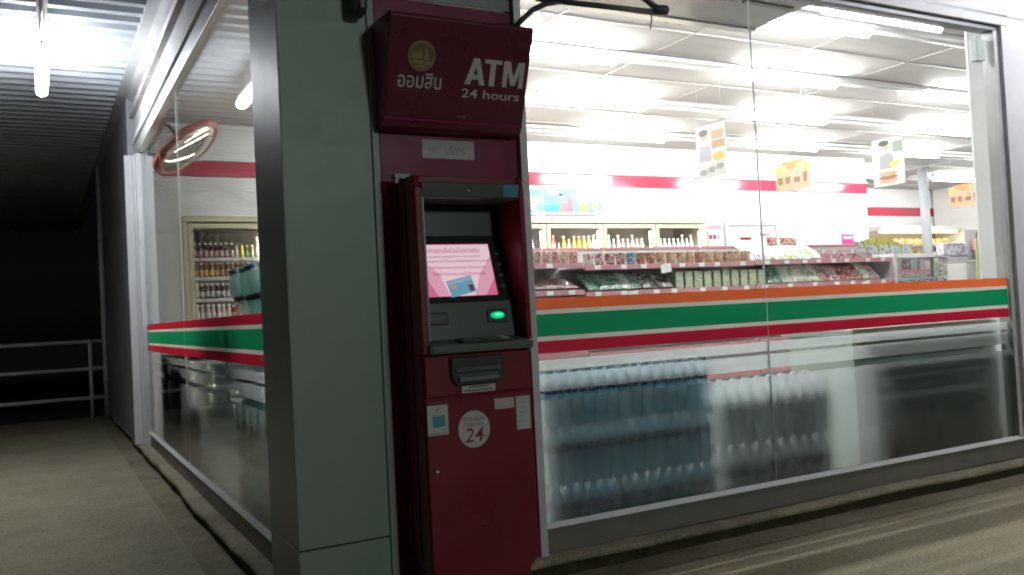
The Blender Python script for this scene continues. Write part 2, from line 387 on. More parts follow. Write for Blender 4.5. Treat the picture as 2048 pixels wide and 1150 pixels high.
# side window frame (runs away from the camera along y)
SY0, SY1 = PY1 + .012, 8.72
sl = sp('window_sill', MB().box(XL - .010, XL + .06, SY0, SY1, KH + .002, WZ0), 'sill', None, .003)
sp('sill_strip', MB().prism([(XL - .022, WZ0 + .001), (XL - .024, WZ0 + .004), (XL - .010, WZ0 + .024), (XL - .0025, WZ0 + .024), (XL - .0025, WZ0 + .001)], 'y', SY0 - .002, SY1), 'sillstrip', sl)
fr = sp('window_head', MB().box(XL - .03, XL + .07, SY0, 9.0, 2.79, 2.905), 'alu', None, .003)
sp('head_groove', MB().box(XL - .05, XL + .05, SY0, 9.0, 2.906, 2.955), 'ext_white', fr)
sp('head_groove', MB().box(XL - .035, XL + .05, SY0, 9.0, 2.956, 2.985), 'alu_dark', fr)
for i in range(4):
    y0 = SY0 + (9.35 - SY0) / 4 * i
    sp('header_panel', MB().box(XL - .02, XL + .05, y0 + .0015, y0 + (9.35 - SY0) / 4 - .0015, 2.986, 3.42), 'ext_white', None, .002)
jm = sp('window_jamb', MB().box(XL - .045, XL + .08, SY1 + .002, SY1 + .10, KH + .002, 2.789), 'ext_white', None, .003)
sp('jamb_groove', MB().box(XL - .060, XL - .02, SY1 + .101, SY1 + .20, KH + .002, 2.789), 'ext_white', jm, .003)
sp('jamb_groove', MB().box(XL - .125, XL - .03, SY1 + .201, SY1 + .26, KH + .002, 2.80), 'ext_white', jm, .003)
sp('white_reveal', MB().box(XL + .03, XL + .16, SY1 - .09, SY1, KH + .002, 2.789), 'ext_white', jm, .002)
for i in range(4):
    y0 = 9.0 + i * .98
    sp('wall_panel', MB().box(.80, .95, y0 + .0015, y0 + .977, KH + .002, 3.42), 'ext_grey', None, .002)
# glass panes with the printed stripes and the frosted film
STR = [('orange_stripe', 'orange', 1.149, 1.199), ('cream_stripe', 'cream', 1.129, 1.1485), ('green_stripe', 'green', 1.0305, 1.1285),
       ('cream_stripe', 'cream', 1.0105, 1.030), ('red_stripe', 'red', .957, 1.010)]
FILM = [(.878, .926), (.789, .861), (WZ0 + .02, .750)]
def pane_x(x0, x1):
    g = sp('glass_pane', MB().box(x0, x1, YF, YF + .008, WZ0 + .002, WZ1), 'glass')
    for nm, mt_, z0, z1 in STR: sp(nm, MB().box(x0 + .001, x1 - .001, YF - .0016, YF - .0008, z0, z1), mt_, g)
    for z0, z1 in FILM:
        sp('frosted_film', MB().box(x0 + .004, x1 - .004, YF + .0095, YF + .0115, z0, z1), 'film', g)
        for q in (YF + .0135, YF + .0155): sp('milky_backing', MB().add([(x0 + .004, q, z0), (x1 - .004, q, z0), (x1 - .004, q, z1), (x0 + .004, q, z1)], [(0, 1, 2, 3)]), 'veil', g)
pane_x(WX0 + .002, 3.2805); pane_x(3.2835, 5.299)
sp('glass_joint', MB().box(3.2806, 3.2834, YF - .0015, YF + .0085, WZ0 + .018, WZ1), 'silicone')
def pane_y(y0, y1):
    g = sp('glass_pane', MB().box(XL, XL + .008, y0, y1, WZ0 + .004, 2.788), 'glass')
    for nm, mt_, z0, z1 in STR: sp(nm, MB().box(XL - .0016, XL - .0008, y0 + .001, y1 - .001, z0, z1), 'red' if mt_ == 'orange' else mt_, g)
    for z0, z1 in FILM:
        sp('frosted_film', MB().box(XL + .0095, XL + .0115, y0 + .004, y1 - .004, z0, z1), 'film', g)
        for q in (XL + .0135, XL + .0155): sp('milky_backing', MB().add([(q, y0 + .004, z0), (q, y1 - .004, z0), (q, y1 - .004, z1), (q, y0 + .004, z1)], [(0, 1, 2, 3)]), 'veil', g)
pane_y(SY0 + .002, 6.4015); pane_y(6.4045, SY1)
sp('glass_joint', MB().box(XL - .002, XL + .009, 6.4016, 6.4044, WZ0 + .02, 2.788), 'silicone')
# inside walls
bw = sp('back_wall', MB().box(.90, 11.0, YB + .01, YB + .12, 2.235, ZC), 'white_wall')
sp('back_wall', MB().box(.90, 1.262, YB + .01, YB + .12, KH, 2.234), 'white_wall')
bw2 = sp('back_wall', MB().box(7.838, 11.0, YB + .01, YB + .12, KH, 2.234), 'white_wall')
for i in range(9):
    x0 = .91 + i * 1.12
    sp('wall_sheet', MB().box(x0 + .002, x0 + 1.118, YB, YB + .0095, 2.236, 2.628), 'white_wall', bw, .001)
    sp('wall_sheet', MB().box(x0 + .002, x0 + 1.118, YB, YB + .0095, 2.812, ZC - .002), 'white_wall', bw, .001)
sp('pink_band', MB().box(.91, 11.0, YB - .006, YB + .0095, 2.632, 2.776), 'pink', bw, .002)
sp('band_moulding', MB().prism([(YB - .03, 2.786), (YB + .009, 2.780), (YB + .009, 2.81), (YB - .03, 2.806)], 'x', .91, 11.0), 'ext_white', bw)
sp('wall_return', MB().box(10.9, 11.0, YB + .12, 11.55, KH, ZC), 'white_wall')
fwl = sp('far_wall', MB().box(11.0, 19, 11.55, 11.65, KH, ZC), 'white_wall')
sp('pink_band', MB().box(11.02, 18.8, 11.540, 11.549, 2.625, 2.79), 'pink', fwl)
sp('band_moulding', MB().box(11.02, 18.8, 11.52, 11.549, 2.80, 2.825), 'ext_white', fwl)
sp('side_wall', MB().box(16, 16.1, 3.4, 11.5, KH, ZC), 'white_wall')
sp('steel_column', MB().lathe([(.075, KH), (.075, ZC)], 16, (13.0, 9.5, 0)), 'ext_grey')
sp('white_column', MB().box(5.70, 6.10, 3.76, 3.775, KH, ZC), 'white_wall', None, .003)
# suspended ceiling: tees and tiles
ce = sp('ceiling', MB().box(.95, 16, 3.42, 11.5, ZC + .03, ZC + .05), 'gap')
tg = MB()
for i in range(-2, 11): tg.box(4.41 + 1.2 * i - .009, 4.41 + 1.2 * i + .009, 3.42, 11.5, ZC - .001, ZC + .012)
sp('ceiling_tee', tg, 'ceil_grid', ce)
tg = MB()
for j in range(-2, 11): tg.box(.95, 16, 5.06 + .6 * j - .009, 5.06 + .6 * j + .009, ZC - .003, ZC + .010)
sp('ceiling_tee', tg, 'ceil_grid', ce)
ct_me = MB().box(-.588, .588, -.288, .288, 0, .012).mesh('ceiling_tile', M_['ceil_tile'])
for i in range(-3, 10):
    for j in range(-3, 11):
        o = bpy.data.objects.new('ceiling_tile', ct_me); COL.objects.link(o); o.parent = ce
        o.location = Vector((5.01 + 1.2 * i, 5.36 + .6 * j, ZC + .003 + random.uniform(0, .002))) - world_off(ce)

# ------------------------------------------------------------------ canopy outside, its flashing and lights
can = thing('canopy_roof', 'corrugated grey metal canopy over the pavement', 'canopy', (0, 0, CAN))
def sheet(y0, y1, x0, x1):
    p = .2; n = round((y1 - y0) / p); prof = []
    for i in range(n):
        y = y0 + i * p
        prof += [(y, CAN), (y + .07, CAN), (y + .095, CAN + .04), (y + .175, CAN + .04)]
    prof.append((y0 + n * p, CAN))
    vs = [(x, y, z + (0 if x == x0 else 0)) for x in (x0, x1) for y, z in prof]; k = len(prof)
    fs = [(i, i + 1, k + i + 1, k + i) for i in range(k - 1)]
    vs2 = [(x, y, z + .0012) for x, y, z in vs]
    mb = MB().add(vs, fs); mb.add(vs2, [f[::-1] for f in fs]); return mb
y = .6
while y < 21:
    x1 = 9.4 if y < 3.2 else .80
    if y < 3.2 < y + .8: obj('roof_sheet', sheet(y, 3.2, -3.2, 9.4), M_['roof'], can); obj('roof_sheet', sheet(3.2, y + .8, -3.2, .80), M_['roof'], can)
    else: obj('roof_sheet', sheet(y, y + .8, -3.2, x1), M_['roof'], can)
    y += .8
obj('flashing', MB().prism([(.725, CAN - .012), (.80, CAN - .02), (.842, CAN - .05), (.864, CAN - .05), (.864, CAN + .06), (.725, CAN + .06)], 'y', 3.81, 21), M_['alu'], can)
obj('edge_beam', MB().box(-3.3, -3.2, .6, 21, CAN - .12, CAN + .08), M_['alu_dark'], can)
obj('purlin', MB().box(-.02, .18, 3.3, 13.2, CAN + .045, CAN + .10), M_['alu_dark'], can)

def lamp(name, label, x0, y0, z, length, axis, lit, top, group, rad=.016):
    """batten fitting: body, two sockets, tube; z is the tube axis, top is where it is fixed"""
    t = thing(name, label, 'light', (x0, y0, top), group)
    def bx(a0, a1, w, z0, z1):
        return MB().box(x0 + a0, x0 + a1, y0 - w, y0 + w, z0, z1) if axis == 'x' else MB().box(x0 - w, x0 + w, y0 + a0, y0 + a1, z0, z1)
    h = .030
    prof = [(-.032, z + .030), (.032, z + .030), (.026, z + .062), (-.026, z + .062)]
    if axis == 'x': body = MB().prism([(y0 + a, b) for a, b in prof], 'x', x0, x0 + length)
    else: body = MB().prism([(x0 + a, b) for a, b in prof], 'y', y0, y0 + length)
    if top > z + .07:
        for q in (.2, .8): body.tube([(x0 + length*q, y0, z + .05), (x0 + length*q, y0, top)] if axis == 'x' else [(x0, y0 + length*q, z + .05), (x0, y0 + length*q, top)], .006, 6)
    obj('body', body, M_['lamp_body'], t)
    for a in (.004, length - .024): obj('socket', bx(a, a + .02, .014, z - .022, z + .029), M_['lamp_body'], t, .003)
    e0, e1 = (.026, length - .026); z = z - max(0, rad - .022)
    pts = [(x0 + e0, y0, z), (x0 + e1, y0, z)] if axis == 'x' else [(x0, y0 + e0, z), (x0, y0 + e1, z)]
    obj('tube', MB().tube(pts, rad, 10), M_[lit], t)
    return t
lamp('canopy_light', 'lit fluorescent tube hanging under the corrugated canopy, left of the window', .09, 6.80, 3.17, 1.30, 'y', 'tube_out', CAN, 'fluorescent lights of the canopy', .045)  # tube thickened so its shape takes in the glow
lamp('canopy_light', 'unlit fluorescent fitting in line before the lit canopy tube', .085, 5.35, 3.17, 1.40, 'y', 'tube_off', CAN, 'fluorescent lights of the canopy')
lamp('canopy_light', 'fluorescent tube of the front canopy mirrored in the shop window', 5.28, 2.04, 3.306, 1.44, 'x', 'tube_front', CAN, 'fluorescent lights of the canopy', .02)

# ------------------------------------------------------------------ ceiling lights in the shop
ROWS = [(4.40, [(1.84, 1), (3.07, 0), (4.30, 1), (5.53, 0), (6.76, 0), (7.99, 0)]),  # leftmost tube is unseen, lit to add light behind the window film
        (5.63, [(2.88, 1), (4.11, 0), (5.34, 1), (6.57, 0), (7.86, 1), (9.09, 0), (10.32, 1)]),
        (6.89, [(2.85, 0), (4.09, 1), (5.33, 0), (6.59, 1), (7.85, 0), (9.16, 1), (10.40, 0), (11.63, 1)]),
        (8.19, [(2.90, 1), (4.13, 0), (5.37, 1), (6.62, 0), (7.89, 1), (9.12, 0), (10.35, 1), (11.6, 0), (12.8, 1)]),
        (9.9, [(11.4, 1), (13.8, 1)])]
RN = ['row nearest the window', 'second row from the window', 'third row from the window', 'row nearest the coolers', 'row before the far wall']
for ri, (yy, xs) in enumerate(ROWS):
    for k, (x, on) in enumerate(xs):
        lamp('ceiling_light', f"{'lit' if on else 'unlit'} ceiling tube light, {ORD[k]} from left in the {RN[ri]}", x, yy, 3.095, 1.22, 'x',
             'tube_in' if on else 'tube_off', ZC - .004, 'tube lights on the shop ceiling', .036 if on else .016)  # lit tubes drawn thicker, their glow built into the shape

# ------------------------------------------------------------------ flat print helpers
class Frame:
    """a flat face: origin, right and up axes; normal is right x up"""
    def __init__(s, O, u, v): s.O = Vector(O); s.u = Vector(u).normalized(); s.v = Vector(v).normalized(); s.w = s.u.cross(s.v)
    def P(s, a, b, h=0): return s.O + s.u * a + s.v * b + s.w * h
    def rect(s, mb, a0, a1, b0, b1, h=.0004, t=.0006):
        return mb.slab([s.P(a0, b0, h), s.P(a1, b0, h), s.P(a1, b1, h), s.P(a0, b1, h)], s.w * t)
    def poly(s, mb, pts, h=.0004, t=.0006): return mb.slab([s.P(a, b, h) for a, b in pts], s.w * t)
    def disc(s, mb, a, b, ra, rb=None, h=.0004, t=.0006, n=24): return mb.disc(s.P(a, b, h), s.u, s.v, ra, rb or ra, n, t=t)
    def ring(s, mb, a, b, r0, r1, h=.0004, t=.0006, n=32):
        for k in range(n):
            p, q = 2 * math.pi * k / n, 2 * math.pi * (k + 1) / n
            mb.slab([s.P(a + r_ * math.cos(c), b + r_ * math.sin(c), h) for r_, c in ((r0, p), (r1, p), (r1, q), (r0, q))], s.w * t)
        return mb
def text(name, body, fr, a0, a1, b0, b1, mt_, parent, h=.0006, shear=0, bold=0, space=1):
    """lettering as a mesh, fitted into a rectangle of the frame"""
    cu = bpy.data.curves.new(name, 'FONT'); cu.body = body; cu.size = 1; cu.extrude = .0; cu.offset = bold; cu.shear = shear; cu.space_character = space; cu.resolution_u = 3
    tmp = bpy.data.objects.new(name, cu); COL.objects.link(tmp)
    dg = bpy.context.evaluated_depsgraph_get(); dg.update()
    me = bpy.data.meshes.new_from_object(tmp.evaluated_get(dg))
    bpy.data.objects.remove(tmp); bpy.data.curves.remove(cu)
    if not me.vertices: return None
    xs = [p.co.x for p in me.vertices]; ys = [p.co.y for p in me.vertices]
    sx = (a1 - a0) / (max(xs) - min(xs)); sy = (b1 - b0) / (max(ys) - min(ys))
    off = world_off(parent)
    for p in me.vertices:
        q = fr.P(a0 + (p.co.x - min(xs)) * sx, b0 + (p.co.y - min(ys)) * sy, h) - off; p.co = q
    me.materials.clear(); me.materials.append(mt_)
    o = bpy.data.objects.new(name, me); COL.objects.link(o); o.parent = parent
    return o
FRONT = lambda x, y, z: Frame((x, y, z), (1, 0, 0), (0, 0, 1))

# ------------------------------------------------------------------ cash machine
AX0, AX1, AY, AYB = 1.278, 1.745, 3.10, 3.334
atm = thing('cash_machine', 'dark red cash machine with a lit pink screen beside the corner pillar', 'cash machine', (1.51, 3.22, KH))
def ap(name, mb, m_, parent=None, bevel=0): return obj(name, mb, M_[m_] if isinstance(m_, str) else m_, parent or atm, bevel)
ap('plinth', MB().box(AX0 + .006, AX1 - .050, AY + .0115, 3.255, .002, .172).box(AX0 + .03, AX1 - .05, 3.256, AYB, KH + .012, .172), 'maroon')
ap('cabinet', MB().box(AX0, AX1, AY + .012, AYB, .173, .998), 'maroon', None, .006)
door = ap('cabinet_door', MB().prism([(AX0 + .003, .03), (AX1 - .045, .03), (AX1 - .045, .125), (AX1 - .003, .172), (AX1 - .003, .826), (AX0 + .003, .826)], 'y', AY, AY + .011), 'maroon', None, .003)
disp = ap('dispenser_panel', MB().box(AX0 + .003, AX1 - .003, AY - .004, AY + .011, .834, .994), 'maroon', None, .006)
# note dispenser: rounded dark bezel, slot and lip
bz = [(1.384, .985), (1.614, .985), (1.614, .905), (1.590, .872), (1.408, .872), (1.384, .905)]
ap('dispenser_bezel', MB().prism(bz, 'y', AY - .020, AY - .0045), 'atm_dark', disp, .006)
ap('dispenser_slot', MB().box(1.402, 1.596, AY - .026, AY - .0205, .925, .944), 'atm_grey', disp, .003)
ap('dispenser_lip', MB().prism([(AY - .0205, .921), (AY - .034, .903), (AY - .034, .889), (AY - .0205, .884)], 'x', 1.412, 1.585), 'atm_lip', disp, .002)
# upper housing
ap('side_cheek', MB().prism([(AYB, .999), (AY - .004, .999), (AY - .004, 1.05), (AY + .004, 1.64), (AY + .02, 1.692), (AYB, 1.692)], 'x', AX0, AX0 + .028), 'maroon', None, .004)
ap('side_cheek', MB().prism([(AYB, .999), (AY - .004, .999), (AY - .004, 1.05), (AY + .004, 1.64), (AY + .02, 1.692), (AYB, 1.692)], 'x', AX1 - .012, AX1 + .012), 'maroon', None, .004)
ap('side_groove', MB().box(AX0 - .004, AX0 - .0005, 3.20, 3.206, .20, 1.68), 'dark')
ap('side_groove', MB().box(AX0 - .004, AX0 - .0005, 3.28, 3.286, .20, 1.68), 'dark')
ap('top_cap', MB().box(AX0 + .029, AX1 - .013, AY + .022, AYB, 1.663, 1.690), 'maroon', None, .003)
hood = ap('hood', MB().prism([(AY + .002, 1.662), (AY + .008, 1.607), (AY + .02, 1.602), (AYB - .04, 1.602), (AYB - .04, 1.662)], 'x', AX0 + .029, AX1 - .013), 'atm_grey', None, .003)
hf = Frame((0, AY + .005, 1.635), (1, 0, 0), (0, -.006, .055))
ap('camera_hole', hf.disc(MB(), 1.512, .003, .012), 'dark', hood)
ap('camera_lens', hf.disc(MB(), 1.510, -.001, .005, h=.0012), 'letter', hood)
ap('hood_sticker', hf.rect(MB(), 1.662, 1.731, -.024, .024, .0008), 'teal', hood)
ap('edge_trim', MB().prism([(AY - .002, 1.05), (AY + .005, 1.605), (AY + .03, 1.605), (AY + .03, 1.05)], 'x', AX0 + .0285, AX0 + .037), 'atm_lip')
# recess: back, screen slope, card panel, shelf
ap('recess_back', MB().prism([(AYB - .045, 1.602), (3.284, 1.472), (3.30, 1.465), (AYB - .035, 1.602)], 'x', AX0 + .03, AX1 - .014), 'atm_dark')
bez = ap('screen_bezel', MB().prism([(3.283, 1.471), (3.190, 1.196), (3.215, 1.190), (3.30, 1.464)], 'x', AX0 + .03, AX1 - .014), 'atm_dark')
cp = ap('card_panel', MB().prism([(3.190, 1.195), (3.172, 1.050), (3.20, 1.046), (3.214, 1.189)], 'x', AX0 + .03, AX1 - .014), 'atm_grey')
ap('shelf', MB().prism([(3.172, 1.049), (AY - .022, 1.034), (AY - .028, 1.026), (AY - .024, 1.000), (3.172, 1.000)], 'x', AX0 + .022, AX1 + .004), 'atm_lip', None, .003)
ap('shelf_button', FRONT(0, AY - .026, 1.014).disc(MB(), 1.318, 0, .008, t=.003), 'atm_grey')
kf = Frame((0, 3.172, 1.049), (1, 0, 0), (0, .128, .015)); kf.O = kf.P(0, -.128)
kp = ap('keypad', kf.rect(MB(), 1.44, 1.66, .035, .112, .0005, .004), 'atm_grey')
for r_ in range(4):
    for c in range(5):
        ap('key', kf.rect(MB(), 1.447 + c * .043, 1.480 + c * .043, .040 + r_ * .018, .053 + r_ * .018, .005, .003), 'letter' if c == 4 else 'atm_lip', kp, .001)
sv = Vector((0, 3.283 - 3.190, 1.471 - 1.196)).normalized()
sf = Frame((0, 3.190, 1.196), (1, 0, 0), sv)          # screen slope, b measured up the slope
SX0, SX1, SB0, SB1 = 1.352, 1.662, .026, .250
M_['scr_bg'] = emit('scr_bg', (.70, .34, .45), .5); M_['scr_lt'] = emit('scr_lt', (.80, .58, .64), .5); M_['scr_dk'] = emit('scr_dk', (.62, .14, .28), .5)
M_['scr_ink'] = emit('scr_ink', (.36, .04, .12), .5); M_['scr_blk'] = emit('scr_blk', (.10, .05, .08), .5); M_['scr_edge'] = emit('scr_edge', (.16, .01, .03), .5)
M_['scr_card'] = emit('scr_card', (.14, .32, .44), .5); M_['scr_card2'] = emit('scr_card2', (.26, .38, .48), .5); M_['scr_chip'] = emit('scr_chip', (.45, .28, .16), .5)
scr = ap('screen', sf.rect(MB(), SX0 - .003, SX1 + .003, SB0 - .003, SB1 + .006, .0005, .0015), 'scr_edge', bez)
ap('screen_picture', sf.rect(MB(), SX0, SX1, SB0, SB1, .0022, .0004), 'scr_bg', scr)
ap('screen_glow', sf.poly(MB(), [(1.352, .19), (1.352, .25), (1.662, .25), (1.662, .20), (1.60, .12), (1.56, .026), (1.45, .026), (1.42, .12)], .0028, .0003), 'scr_lt', scr)
ap('screen_corner', sf.poly(MB(), [(1.352, .026), (1.352, .12), (1.40, .026)], .0028, .0003), 'scr_dk', scr)
ap('screen_corner', sf.poly(MB(), [(1.662, .026), (1.61, .026), (1.662, .10)], .0028, .0003), 'scr_dk', scr)
for k, (s_, a0, a1, b0, b1, mm) in enumerate([('ธนาคารออมสินร่วมมือตรวจสอบ', 1.362, 1.618, .214, .240, 'scr_ink'), ('การแสดงตนของลูกค้าและการทำธุรกรรม', 1.375, 1.615, .190, .204, 'scr_blk'),
        ('ตามกฎหมายว่าด้วยการป้องกันและปราบปราม', 1.354, 1.652, .169, .185, 'scr_blk'), ('การทำธุรกรรมทุกประเภทกับธนาคาร', 1.380, 1.630, .138, .158, 'scr_ink'), ('โปรดนำบัตรประชาชนไปด้วยทุกครั้ง', 1.390, 1.626, .110, .131, 'scr_ink')]):
    text('screen_lettering', s_, sf, a0, a1, b0, b1, M_[mm], scr, .0034)
def rot(fr, a, b, ang): c, s_ = math.cos(ang), math.sin(ang); return Frame(fr.P(a, b), fr.u * c + fr.v * s_, fr.v * c - fr.u * s_)
cf = rot(sf, 1.505, .067, R(12))
card = ap('card_picture', cf.rect(MB(), -.058, .058, -.036, .036, .0034, .0003), 'scr_card', scr)
ap('card_stripe', cf.rect(MB(), -.056, .056, .016, .034, .0039, .0002), 'scr_card2', scr)
ap('card_chip', cf.rect(MB(), -.045, -.026, -.004, .012, .0039, .0002), 'scr_chip', scr)
ap('card_photo', cf.rect(MB(), .030, .052, -.030, -.002, .0039, .0002), 'scr_blk', scr)
for k in range(4): ap('function_key', sf.rect(MB(), 1.685, 1.708, .058 + k * .048, .070 + k * .048, .0005, .004), 'atm_lip', bez, .001)
cv = Vector((0, .018, .145)).normalized(); cfm = Frame((0, 3.172, 1.050), (1, 0, 0), cv)
ap('receipt_slot', cfm.rect(MB(), 1.325, 1.425, .060, .108, .0005, .008), 'dark', cp, .004)
ap('receipt_mouth', cfm.rect(MB(), 1.335, 1.415, .080, .086, .009, .002), 'atm_grey', cp)
M_['green_glow'] = emit('green_glow', (.0, .62, .20), .6)
M_['green_glow2'] = emit('green_glow2', (.12, .9, .5), .75)
cs = ap('card_slot', cfm.rect(MB(), 1.60, 1.69, .058, .112, .0005, .006), 'atm_dark', cp, .004)
ap('card_slot_light', cfm.disc(MB(), 1.645, .087, .031, .014, .007, .003), 'green_glow', cs)
ap('card_slot_light', cfm.disc(MB(), 1.648, .089, .017, .005, .0105, .002), 'green_glow2', cs)
ap('side_bracket', MB().box(AX0 - .03, AX0 + .03, 3.22, 3.27, 1.694, 1.712).box(AX0 - .028, AX0 - .014, 3.225, 3.245, 1.675, 1.694), 'alu_dark')
# stickers on the cabinet
af = FRONT(0, AY, 0); df_ = FRONT(0, AY - .0042, 0)
s_ = ap('sticker', df_.rect(MB(), 1.432, 1.577, .842, .8695), 'paper', disp); s_['label'] = 'white sticker strip under the note slot'
ap('sticker_line', df_.rect(MB(), 1.46, 1.55, .861, .865, .0012, .0002), 'ink', s_); ap('sticker_line', df_.rect(MB(), 1.442, 1.567, .848, .852, .0012, .0002), 'ink', s_)
s_ = ap('sticker', af.rect(MB(), 1.284, 1.370, .692, .806), 'paper', door); s_['label'] = 'white square sticker with a blue card printed on it'
ap('sticker_picture', rot(af, 1.33, .745, R(4)).rect(MB(), -.026, .026, -.022, .022, .0012, .0002), 'teal', s_)
ap('sticker_line', af.rect(MB(), 1.318, 1.334, .786, .791, .0012, .0002), 'inkgrey', s_); ap('sticker_line', af.rect(MB(), 1.290, 1.364, .698, .701, .0012, .0002), 'inkgrey', s_)
s_ = ap('sticker', af.rect(MB(), 1.572, 1.660, .766, .808), 'paper_pink', door); s_['label'] = 'small pinkish blank sticker'
s_ = ap('sticker', af.rect(MB(), 1.668, 1.731, .676, .809), 'paper', door); s_['label'] = 'tall white paper slip at the right edge'
for k in range(5): ap('sticker_line', af.rect(MB(), 1.676, 1.715 - .004 * k, .782 - .018 * k, .784 - .018 * k, .0012, .0002), 'inkgrey', s_)
s_ = ap('round_sticker', af.disc(MB(), 1.478, .700, .068, .072, n=40), 'paper', door)
M_['sticker_red'] = mat('sticker_red', (.36, .02, .05), .5)
text('sticker_number', '24', af, 1.436, 1.518, .650, .706, M_['sticker_red'], s_, .0014, .15, .008)
text('sticker_lettering', 'ชม.', af, 1.522, 1.538, .666, .676, M_['sticker_red'], s_, .0014)
text('sticker_lettering', 'บริการ โอนเงิน', af, 1.430, 1.524, .732, .752, M_['sticker_red'], s_, .0014)
text('sticker_lettering', 'ต่างธนาคาร', af, 1.434, 1.522, .711, .729, M_['sticker_red'], s_, .0014)
ap('lock', af.disc(MB(), 1.315, .555, .006, t=.003), 'alu', door)

# ------------------------------------------------------------------ sign box above the machine
sgn = thing('atm_sign', 'maroon wedge shaped ATM 24 hours sign box above the cash machine', 'sign', (1.5365, 3.33, 1.90))
SGX0, SGX1 = 1.221, 1.853
prof = [(3.330, 1.898), (3.288, 1.900), (3.272, 1.912), (3.265, 1.927), (3.118, 2.310), (3.122, 2.322), (3.135, 2.327), (3.330, 2.335)]
obj('housing', MB().prism(prof, 'x', SGX0, SGX1), M_['sign_maroon'], sgn, .004)
gf = Frame((0, 3.265, 1.927), (1, 0, 0), (0, -.147, .383)); L_ = math.hypot(.147, .383)
top = lambda s: L_ - s                                   # distances measured down from the top edge
fc = obj('sign_face', gf.rect(MB(), SGX0 + .012, SGX1 - .006, .022, L_ - .006, .0005, .0015), M_['sign_maroon'], sgn)
obj('bottom_rail', gf.rect(MB(), SGX0 + .004, SGX1 - .002, .004, .018, .0005, .005), M_['magenta'], sgn, .002)
lt = MB(); b0, b1 = top(.240), top(.134); hh = b1 - b0
def glyph(a0, w, polys):
    for P in polys: gf.poly(lt, [(a0 + p * w, b0 + q * hh) for p, q in P], .0022, .0008)
glyph(1.560, .092, [[(0, 0), (.27, 0), (.61, 1), (.36, 1)], [(.73, 0), (1, 0), (.64, 1), (.61, 1), (.49, .70)], [(.30, .20), (.70, .20), (.63, .38), (.36, .38)]])
glyph(1.644, .078, [[(.34, 0), (.66, 0), (.66, .84), (.34, .84)], [(0, .841), (1, .841), (1, 1), (0, 1)]])
glyph(1.732, .098, [[(0, 0), (.22, 0), (.22, 1), (0, 1)], [(.78, 0), (1, 0), (1, 1), (.78, 1)], [(.221, .62), (.40, .08), (.50, .08), (.50, .40), (.30, 1), (.221, 1)], [(.501, .08), (.60, .08), (.779, .62), (.779, 1), (.70, 1), (.501, .40)]])
obj('sign_lettering', lt, M_['letter'], fc)
text('sign_lettering', '24 hours', gf, 1.552, 1.820, top(.294), top(.258), M_['letter'], fc, .0028, 0, .006)
text('sign_lettering', 'ออมสิน', gf, 1.272, 1.458, top(.272), top(.212), M_['letter'], fc, .0028, 0, .006)
text('sign_lettering', 'ธนาคาร', gf, 1.275, 1.318, top(.214), top(.205), M_['gold_dk'], fc, .0028)
text('sign_lettering', 'Government Savings Bank', gf, 1.270, 1.456, top(.286), top(.277), M_['gold_dk'], fc, .0028)
text('sign_lettering', 'ATM 24', gf, 1.545, 1.582, top(.376), top(.370), M_['letter'], fc, .0028)
emb = obj('emblem', gf.disc(MB(), 1.364, top(.146), .058, .060, .0022, .0008, 40), M_['gold_dk'], fc)
obj('emblem_ring', gf.ring(MB(), 1.364, top(.146), .052, .058, .0032, .0008), M_['gold'], fc)
em = MB(); cb = top(.146)
gf.poly(em, [(1.372, cb - .012), (1.396, cb - .012), (1.390, cb + .012), (1.386, cb + .030), (1.384, cb + .046), (1.381, cb + .030), (1.378, cb + .012)], .0032, .0008)
gf.poly(em, [(1.320, cb - .012), (1.366, cb - .012), (1.366, cb + .008), (1.320, cb + .008)], .0032, .0008)
for q in (1.324, 1.336, 1.348, 1.358): gf.poly(em, [(q - .004, cb + .009), (q + .004, cb + .009), (q, cb + .034)], .0032, .0008)
gf.poly(em, [(1.318, cb - .018), (1.410, cb - .018), (1.402, cb - .032), (1.326, cb - .032)], .0032, .0008)
gf.poly(em, [(1.334, cb - .037), (1.394, cb - .037), (1.380, cb - .047), (1.348, cb - .047)], .0032, .0008)
obj('emblem_relief', em, M_['gold'], fc)
# notice taped to the panel under the sign
pf = FRONT(0, YF - .0042, 0)
nt = tag(obj('notice', pf.rect(MB(), 1.418, 1.655, 1.800, 1.878), M_['paper']), 'grimy white paper notice taped below the ATM sign', 'notice')
M_['smudge'] = mat('smudge', (.28, .29, .28), .7, var=.3, scale=60)
text('notice_lettering', '24 ชม.', pf, 1.445, 1.475, 1.828, 1.846, M_['smudge'], nt, .0014)
text('notice_lettering', 'บริการ', pf, 1.52, 1.61, 1.818, 1.852, M_['smudge'], nt, .0014)

# ------------------------------------------------------------------ folding awning arm and its wall bracket
arm = thing('folding_awning', 'black folding awning arm reaching over the window from the sign', 'awning', (1.90, 3.30, 2.40))
obj('strap', MB().tube([(1.77, 3.14, 2.312), (1.80, 3.125, 2.350), (1.85, 3.115, 2.395), (1.91, 3.105, 2.425), (1.99, 3.10, 2.443)], .012, 8), M_['pipe'], arm)
obj('lower_arm', MB().tube([(1.868, 3.10, 2.440), (2.48, 3.10, 2.455)], .013, 8), M_['pipe'], arm)
obj('elbow', MB().tube([(2.455, 3.10, 2.462), (2.49, 3.10, 2.466), (2.540, 3.10, 2.470), (2.552, 3.10, 2.472)], [.016, .023, .024, .016], 12), M_['pipe'], arm, )
obj('upper_arm', MB().tube([(2.49, 3.10, 2.475), (2.36, 3.09, 2.53), (2.10, 3.08, 2.78), (2.02, 3.30, 2.86)], .015, 8), M_['pipe'], arm)
obj('cord', MB().tube([(2.448, 3.095, 2.448), (2.450, 3.09, 2.42), (2.444, 3.09, 2.395), (2.440, 3.09, 2.372)], .0035, 6), M_['pipe'], arm)
